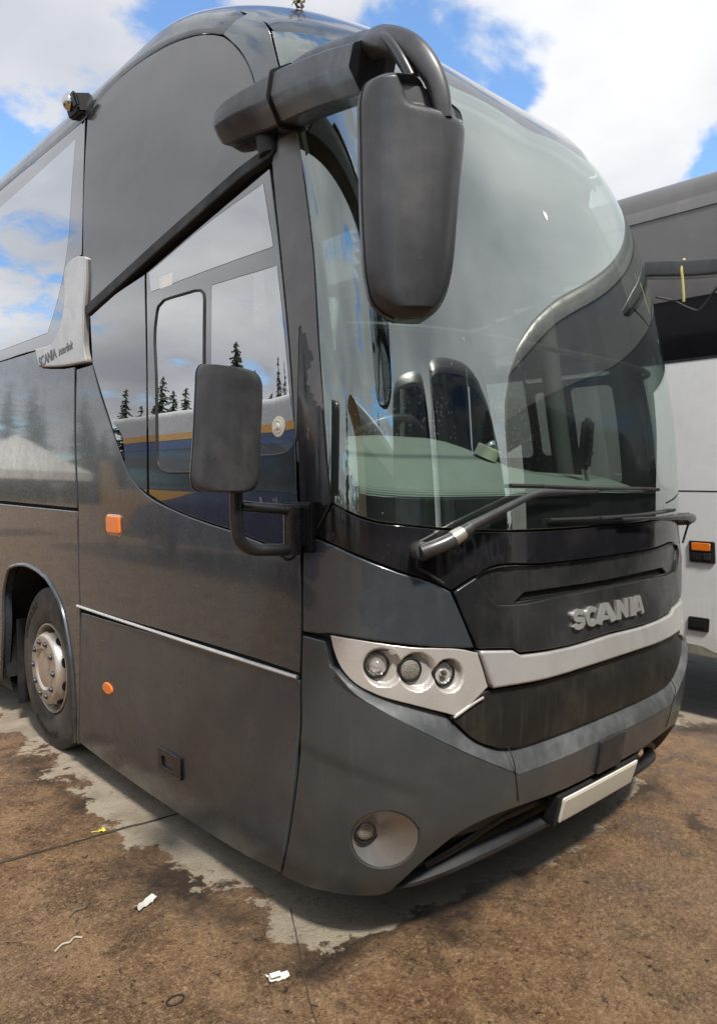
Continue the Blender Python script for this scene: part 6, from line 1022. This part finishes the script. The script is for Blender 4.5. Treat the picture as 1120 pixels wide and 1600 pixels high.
# withered leaves caught at the front edge of the roof
lv = MB(); c0 = Vector(P(-1.02, 3.955, 0.03)); rnd = random.Random(3)
for k in range(26):
    d = Vector((rnd.uniform(-1, 1), rnd.uniform(-1, 1), rnd.uniform(-0.2, 1.3))).normalized(); t = d.orthogonal().normalized()*rnd.uniform(0.010, 0.022); L = rnd.uniform(0.03, 0.075); p = c0+Vector((rnd.uniform(-.035, .035), rnd.uniform(-.035, .035), rnd.uniform(-.01, .03)))
    up_ = d.cross(t)*0.35
    lv.add([p, p+d*L*0.5+t+up_, p+d*L, p+d*L*0.5-t+up_], [(0, 1, 2), (0, 2, 3)])
tag(lv.build('dry_leaves', M['dryleaf'], None, smooth=False), 'withered leaf scrap caught on the roof edge above the windscreen', 'leaves')

# ================================================================== other coaches in the yard
def other_coach(name, loc, rz, zs, lab, low, up, cant, roofm, wv, back=11.0, zlow=0.45, band=None):
    r = empty(name, loc, rz, lab, 'coach'); r.scale = (1, 1, zs)
    v0, v1, v2, v3, v4 = [v_at(z/zs) for z in (zlow, wv[0], wv[1], wv[2], wv[3])]
    U = -back
    patch('body', M[low], r, rect(U, -U, v0, v1), 0, 0.12, 0.004)
    patch('side_windows', M['black_window'], r, rect(U, -U, v1+0.004, v2+0.012), -0.008, 0.06, 0.003)
    patch('upper_panel', M[up], r, rect(U, -U, v2+0.003, v3), 0, 0.06, 0.004)
    patch('cant_rail', M[cant], r, rect(U, -U, v3+0.003, v4), 0.010, 0.05, 0.006)
    us_ = np.concatenate([np.linspace(U, -L0, 20), np.linspace(-L0, L0, 60)[1:-1], np.linspace(L0, -U, 20)]); vs = []; fs = []; n = len(us_)
    vv = np.linspace(v4, VTOP-0.002, 14)
    for v in vv: vs += list(P(us_, np.full(n, v), np.zeros(n)))
    for j in range(13):
        for i in range(n-1): fs.append((j*n+i, j*n+i+1, (j+1)*n+i+1, (j+1)*n+i))
    mesh('roof', vs, fs, M[roofm], r, 60)
    vs = []; fs = []; vq = np.linspace(v0, VTOP-0.002, 24)
    for v in vq:
        e = P(np.array([U, -U]), np.array([v, v]), np.zeros(2))
        for t in np.linspace(0, 1, 9): q = e[0]*(1-t)+e[1]*t; vs.append((q[0], q[1]+0.1*(1-(2*t-1)**4), q[2]))
    for j in range(23):
        for i in range(8): fs.append((j*9+i, (j+1)*9+i, (j+1)*9+i+1, j*9+i+1))
    mesh('rear_panel', vs, fs, M[low], r)
    vs = []
    MB().box((0, back*0.52, (zlow+0.06)/zs), (2.3, back-0.6, 0.05), None, 0).build('underfloor', M['dark'], r)
    patch('windscreen', M['black_window'], r, ws_poly*np.array([0.97, 1]), 0.008, 0.06, 0.004, 0.02)
    for wy in (2.9, back-2.6):
        for s in (1, -1):
            vv0 = v_at(0.52); uu0 = u_at(wy, vv0, s); t = np.linspace(0, pi, 24)
            patch('wheel_arch', M['dark'], r, np.concatenate([np.stack([uu0+0.60*np.cos(t), v0+0.004+np.maximum(0, (1.06/zs-zlow/zs))*np.sin(t)**0.8], 1)]), 0.005, 0.1, 0.002)
            c = Vector((s*1.262, wy, 0.50/zs))
            wh = MB().lathe([(-0.25, 0.3), (-0.25, 0.5), (-0.2, 0.525), (-0.03, 0.525), (0.0, 0.50), (0.006, 0.42), (0.0, 0.31), (-0.03, 0.29)], c, (s, 0, 0), 48).build('wheel', M['tyre'], r)
            MB().lathe([(-0.02, 0.292), (-0.06, 0.26), (-0.07, 0.22), (0.01, 0.18), (0.02, 0.10), (0.05, 0.09), (0.05, 0)], c, (s, 0, 0), 32).build('rim', M['alloy'], wh)
    return r
NX_, NY_ = 3.775, -4.2; nzs = 0.985
nb_ = other_coach('coach', (NX_, NY_, 0), 0, nzs, 'white coach with grey upper half standing close alongside the dark grey coach', 'white', 'ngrey', 'ngrey_light', 'ngrey_dark', (2.625, 3.076, 3.736, 3.83))
def nv(z): return v_at(z/nzs)
def nu(y, v): return u_at(y-NY_, v, -1)
patch('panel_joint', M['rubber'], nb_, rect(nu(9, 1.6), nu(-0.4, 1.6), nv(1.650), nv(1.660)), 0.001, 0.12, 0.001)
mk = patch('marker_lamp', M['rubber'], nb_, rrect(nu(0.625, 1.2), nu(0.44, 1.2), nv(1.135), nv(1.292), 0.012), 0.012, 0.04, 0.005)
patch('marker_lens', M['amber'], mk, rrect(nu(0.605, 1.2), nu(0.47, 1.2), nv(1.222), nv(1.28), 0.008), 0.018, 0.03, 0.005)
patch('lamp_pocket', M['dark'], mk, rrect(nu(0.605, 1.2), nu(0.53, 1.2), nv(1.155), nv(1.205), 0.008), 0.015, 0.03, 0.002)
patch('lamp_catch', M['plastic'], mk, rrect(nu(0.52, 1.2), nu(0.47, 1.2), nv(1.155), nv(1.205), 0.006), 0.018, 0.03, 0.004)
# unseen dark panel added to the neighbour's cab side, darkening the windscreen reflection
patch('cab_window', M['black_window'], nb_, A_([(nu(-0.75, 1.6), nv(1.30)), (nu(-0.55, 1.6), nv(2.65)), (nu(-3.2, 1.6), nv(2.65)), (nu(-3.2, 1.6), nv(0.95)), (nu(-1.2, 1.6), nv(0.95))]), 0.002, 0.06, 0.003, 0.01)
for y_ in (-0.50, 1.15, 2.9): patch('panel_joint', M['rubber'], nb_, rect(nu(y_, 1.2), nu(y_-0.008, 1.2), nv(0.46), nv(1.645)), 0.001, 0.12, 0.001)
patch('window_rubber', M['rubber'], nb_, rect(nu(9, 2.6), nu(-0.5, 2.6), nv(2.612), nv(2.630)), 0.003, 0.12, 0.002)
lk = patch('locker_handle', M['rubber'], nb_, rrect(nu(0.62, .7), nu(0.468, .7), nv(0.630), nv(0.732), 0.012), 0.010, 0.04, 0.005)
patch('handle_pocket', M['dark'], lk, rrect(nu(0.60, .7), nu(0.49, .7), nv(0.655), nv(0.71), 0.008), 0.013, 0.03, 0.002)
patch('skirt_scuff', worn('mossy scuffed edge', (0.40, 0.40, 0.33), 0.6, 0, 0, (0.12, 0.15, 0.05), 1.0), nb_, A_([(nu(0.85, .5), nv(0.455)), (nu(0.45, .5), nv(0.455)), (nu(0.1, .5), nv(0.46)), (nu(0.12, .5), nv(0.475)), (nu(0.30, .5), nv(0.50)), (nu(0.42, .5), nv(0.49)), (nu(0.52, .5), nv(0.525)), (nu(0.66, .5), nv(0.53)), (nu(0.72, .5), nv(0.50))]), 0.0015, 0.03, 0.001, 0.001)

# blue and yellow coach across the yard, seen in the side glass
BX, BY = -8.62, 4.7; bzs = 0.87
bc = other_coach('coach', (BX, BY, 0), 0, bzs, 'blue coach with yellow stripe, mirrored in the side glass of the dark grey coach', 'blue', 'blue', 'yellow', 'offwhite', (1.75, 2.72, 2.92, 3.06), back=11.2)
def bv(z): return v_at(z/bzs)
def bu(y): return u_at(y-BY, 1.2, 1)
patch('yellow_sweep', M['yellow'], bc, A_([(bu(16.2), bv(2.5)), (bu(15.6), bv(2.6)), (bu(15.2), bv(1.72)), (bu(13.4), bv(1.72)), (bu(11.6), bv(1.70)), (bu(12.6), bv(1.50)), (bu(14.2), bv(1.25)), (bu(15.2), bv(0.5)), (bu(16.2), bv(0.5))][::-1]), 0.006, 0.12, 0.002)
uvtext('livery_lettering', M['offwhite'], bc, 'ulink', bu(8.9), bv(1.42), 0.62, 0.002, 0.002, 0.006, rot=0.0, shear=0.15)
# a dark coach nose to nose, mirrored in the front
oc = other_coach('coach', (0.55, -2.95, 0), pi, 1.06, 'dark coach facing the nose of the grey coach, mirrored in its front', 'gloss_black', 'gloss_black', 'ngrey_dark', 'ngrey_dark', (1.75, 3.2, 3.6, 3.72), back=10.5)
uvtext('nose_lettering', M['offwhite'], oc, 'COACHES', 0.1, 1.36, 0.40, 0.002, 0.002, 0.006, width=1.9)

oc2 = other_coach('coach', (-2.2, -3.25, 0), pi, 1.04, 'second dark coach facing the yard, beside the one nose to nose', 'gloss_black', 'gloss_black', 'ngrey_dark', 'ngrey_dark', (1.75, 3.1, 3.5, 3.62), back=10.0)
other_coach('coach', (-7.4, -12.6, 0), 0, 0.86, 'beige coach parked tail on across the yard, mirrored in the windscreen corner', 'beige', 'beige', 'beige', 'offwhite', (1.75, 2.75, 3.0, 3.2), back=11.0)
# white gazebo by the fence, mirrored in the rear side panel
gz = empty('gazebo', (-7.6, 23.5, 0), 0.1, 'white peaked canopy tent standing beyond the blue coach', 'gazebo')
b = MB(); h = 1.9
cs = [(-h, -h, 2.3), (h, -h, 2.3), (h, h, 2.3), (-h, h, 2.3)]; b.add(cs+[(0, 0, 3.5)], [(0, 1, 4), (1, 2, 4), (2, 3, 4), (3, 0, 4)])
b.add(cs+[(x, y, 2.0) for x, y, z in cs], [(i, (i+1) % 4, 4+(i+1) % 4, 4+i) for i in range(4)]); b.build('canopy', M['canvas'], gz, smooth=False)
for x, y, z in cs: MB().tube([(x*.98, y*.98, GZ), (x*.98, y*.98, 2.3)], 0.03, 8).build('leg', M['chrome'], gz)

# ---- trees
def conifer_mesh(seed, h=12.0):
    r = random.Random(seed); b = MB(); tiers = 26
    for k in range(tiers):
        f = k/(tiers-1); z = h*(0.10+0.88*f); L0_ = (1-f)**0.85*h*0.20*r.uniform(0.75, 1.15)+0.15
        for j in range(10):
            a = r.uniform(0, 6.28); L = L0_*r.uniform(0.6, 1.2); d = Vector((cos(a), sin(a), -0.18-r.random()*0.25)); s_ = Vector((-sin(a), cos(a), 0))
            p0 = Vector((0, 0, z+r.uniform(-.15, .15)))
            for q in range(5):
                f0 = q/5; c = p0+d*L*f0; w = L*0.30*(1-f0)*r.uniform(0.7, 1.2)+0.05; e = p0+d*L*(f0+0.30)
                dr = Vector((0, 0, -0.16*w-r.random()*0.12))
                b.add([c+Vector((0, 0, 0.04)), e, c+s_*w+d*w*0.6+dr, c-s_*w+d*w*0.6+dr], [(0, 2, 1), (0, 1, 3)])
    t = MB(); t.tube([(0, 0, GZ), (0.05, 0, h*0.5), (0, 0.03, h*0.97)], [0.22, 0.12, 0.02], 8)
    return b, t
protos = []; rs_ = random.Random(21)
spots = [(-28, 49, 1.17, 0), (-31, 47, 1.26, 1), (-27, 41, 1.22, 2), (-30, 37.5, 1.12, 0), (-28, 33, 1.08, 1), (-27.5, 45, 1.05, 1), (-26, 37, 1.0, 2), (-33, 42, 1.25, 0), (-29, 53, 1.15, 2), (-32, 61, 1.2, 1), (-25.5, 34.5, 0.9, 0), (-24, 71, 1.2, 2), (-30, 57, 1.22, 2), (-27, 66, 1.15, 1), (-24, 78, 1.26, 0), (-33, 53, 1.19, 2), (-36, 27, 1.3, 2), (-38, 18, 1.2, 0), (-39, 8, 1.05, 1),
         (-36, -4, 1.1, 2), (-32, -14, 1.0, 0), (-26, -24, 1.15, 1), (-16, -32, 1.0, 2), (-6, -36, 1.1, 0), (5, -37, 0.95, 1), (15, -34, 1.1, 2), (24, -28, 1.0, 0)]
for k in range(3):
    bb, tt = conifer_mesh(11+k, 9.5); protos.append((bb, tt, None))
spots += [(-26-rs_.random()*7, 29+k*1.75+rs_.random(), rs_.uniform(0.72, 1.05)*(0.9+0.004*k), rs_.randrange(3)) for k in range(28)]
made = {}
for i, (x, y, sc, k) in enumerate(spots):
    if k not in made:
        t_ = empty('conifer', (x, y, 0)); protos[k][0].build('crown', M['needle'], t_, smooth=False); protos[k][1].build('trunk', M['bark'], t_); made[k] = t_
    else:
        t_ = made[k].copy(); COL.objects.link(t_); t_.location = (x, y, 0)
        for c in made[k].children: d = c.copy(); COL.objects.link(d); d.parent = t_
    t_.scale = (sc, sc, sc*random.uniform(0.9, 1.15)); t_.rotation_euler.z = random.uniform(0, 6.28)
    tag(t_, 'dark conifer in the treeline around the yard, mirrored in the coach glass', 'tree', 'conifers around the yard')
# far woodland behind the conifers: one mass of leaf clumps
b = MB(); r = random.Random(5)
for k in range(16000):
    a = r.uniform(radians(80), radians(330)); R_ = r.uniform(56, 80); x, y = R_*cos(a)*0.75, 12+R_*sin(a); top = 4.2+0.5*sin(a*9)+0.4*sin(a*23+1); z = top*r.random()**1.2
    w = r.uniform(0.20, 0.46); d = Vector((r.uniform(-1, 1), r.uniform(-1, 1), r.uniform(-1, 1))).normalized(); t = d.orthogonal().normalized(); s_ = d.cross(t); p = Vector((x, y, z))
    b.add([p+t*w, p+s_*w*0.8, p-t*w, p-s_*w*0.7], [(0, 1, 2, 3)])
tag(b.build('woodland', M['broadleaf'], None, smooth=False), kind='stuff', label='dark woodland edge around the far side of the yard')

# ================================================================== litter on the ground
def scrap(name, x, y, L, W_, rz, m, label, cat, curl=0.012, seed=1, printed=None):
    r = random.Random(seed); nx, ny = 9, 6; vs = []; fs = []
    for j in range(ny):
        for i in range(nx):
            u, v = i/(nx-1)-.5, j/(ny-1)-.5; e = 1+0.18*r.uniform(-1, 1)*(abs(v) > .4)
            vs.append((u*L*e, v*W_*(1+0.3*r.uniform(-1, 1)*(abs(u) > .4)), GZ+0.004+curl*(abs(u*2)**3)*r.uniform(0.3, 1)+curl*0.5*abs(sin(u*9+v*5))))
    for j in range(ny-1):
        for i in range(nx-1): fs.append((j*nx+i, j*nx+i+1, (j+1)*nx+i+1, (j+1)*nx+i))
    R_ = Matrix.Rotation(rz, 3, 'Z'); o = mesh(name, [R_ @ Vector(q)+Vector((x, y, 0)) for q in vs], fs, m)
    return tag(o, label, cat)
scrap('paper_scrap', -1.592, 1.09, 0.10, 0.038, radians(20), M['paper'], 'crumpled white paper scrap on the brown ground left of the dry patch', 'litter', 0.016, 2)
pk = scrap('wrapper', -1.452, 0.345, 0.074, 0.036, radians(-18), M['plate_edge'], 'torn clear and white wrapper on the ground in front of the coach', 'litter', 0.010, 5)
b = MB(); R_ = Matrix.Rotation(radians(-18), 3, 'Z'); b.add([R_ @ Vector(q)+Vector((-1.452, 0.345, GZ+0.021)) for q in ((-0.031, -0.014, 0), (0.008, -0.014, 0.001), (0.008, 0.012, 0.001), (-0.031, 0.012, 0))], [(0, 1, 2, 3)]); b.build('wrapper_label', M['offwhite'], pk)
b = MB(); pts = [(0.022*cos(t)*(1 if k % 2 == 0 else 0.55), 0.022*sin(t)*(1 if k % 2 == 0 else 0.55), 0.004+0.006*(k % 3)) for k, t in enumerate(np.linspace(0, 2*pi, 13)[:-1])]
b.add([Vector(p)+Vector((-1.452, 1.835, GZ)) for p in pts]+[Vector((-1.452, 1.835, GZ+0.005))], [(i, (i+1) % 12, 12) for i in range(12)]); b.tube([(-1.452, 1.835, GZ+0.006), (-1.50, 1.86, GZ+0.004)], 0.002, 6)
tag(b.build('fallen_leaf', M['leaf'], None, smooth=False), 'small yellow leaf fallen by the ground joint', 'leaf')
def twig(pts, r, m, label, cat='twig'):
    b = MB(); b.tube(catmull([(x, y, GZ+0.006+z) for x, y, z in pts], 6), r, 7); return tag(b.build('twig' if cat == 'twig' else 'rubber_loop', m), label, cat)
twig([(-1.875, 1.045, 0), (-1.90, 1.06, .004), (-1.925, 1.04, .006), (-1.95, 1.052, .002), (-1.985, 1.03, 0)][::-1], 0.0035, M['palestalk'], 'pale crooked stalk lying nearest the left edge of the ground')
twig([(-1.86, 1.21, 0), (-1.825, 1.235, .004), (-1.79, 1.225, .008), (-1.77, 1.25, 0)], 0.0035, M['twig'], 'dark bent twig on the ground left of the paper scrap')
lp = [(-1.79+0.030*cos(t)+0.012*cos(2*t), 0.49+0.014*sin(t)+0.010*sin(2*t), 0.002) for t in np.linspace(0, 2*pi, 22)]
twig(lp, 0.0026, M['rubber'], 'black rubber loop lying on the wet ground', 'rubber loop')
for o in scene.objects:
    if o.type == 'MESH' and o.parent is None and 'kind' not in o and 'category' not in o: o['kind'] = 'structure'
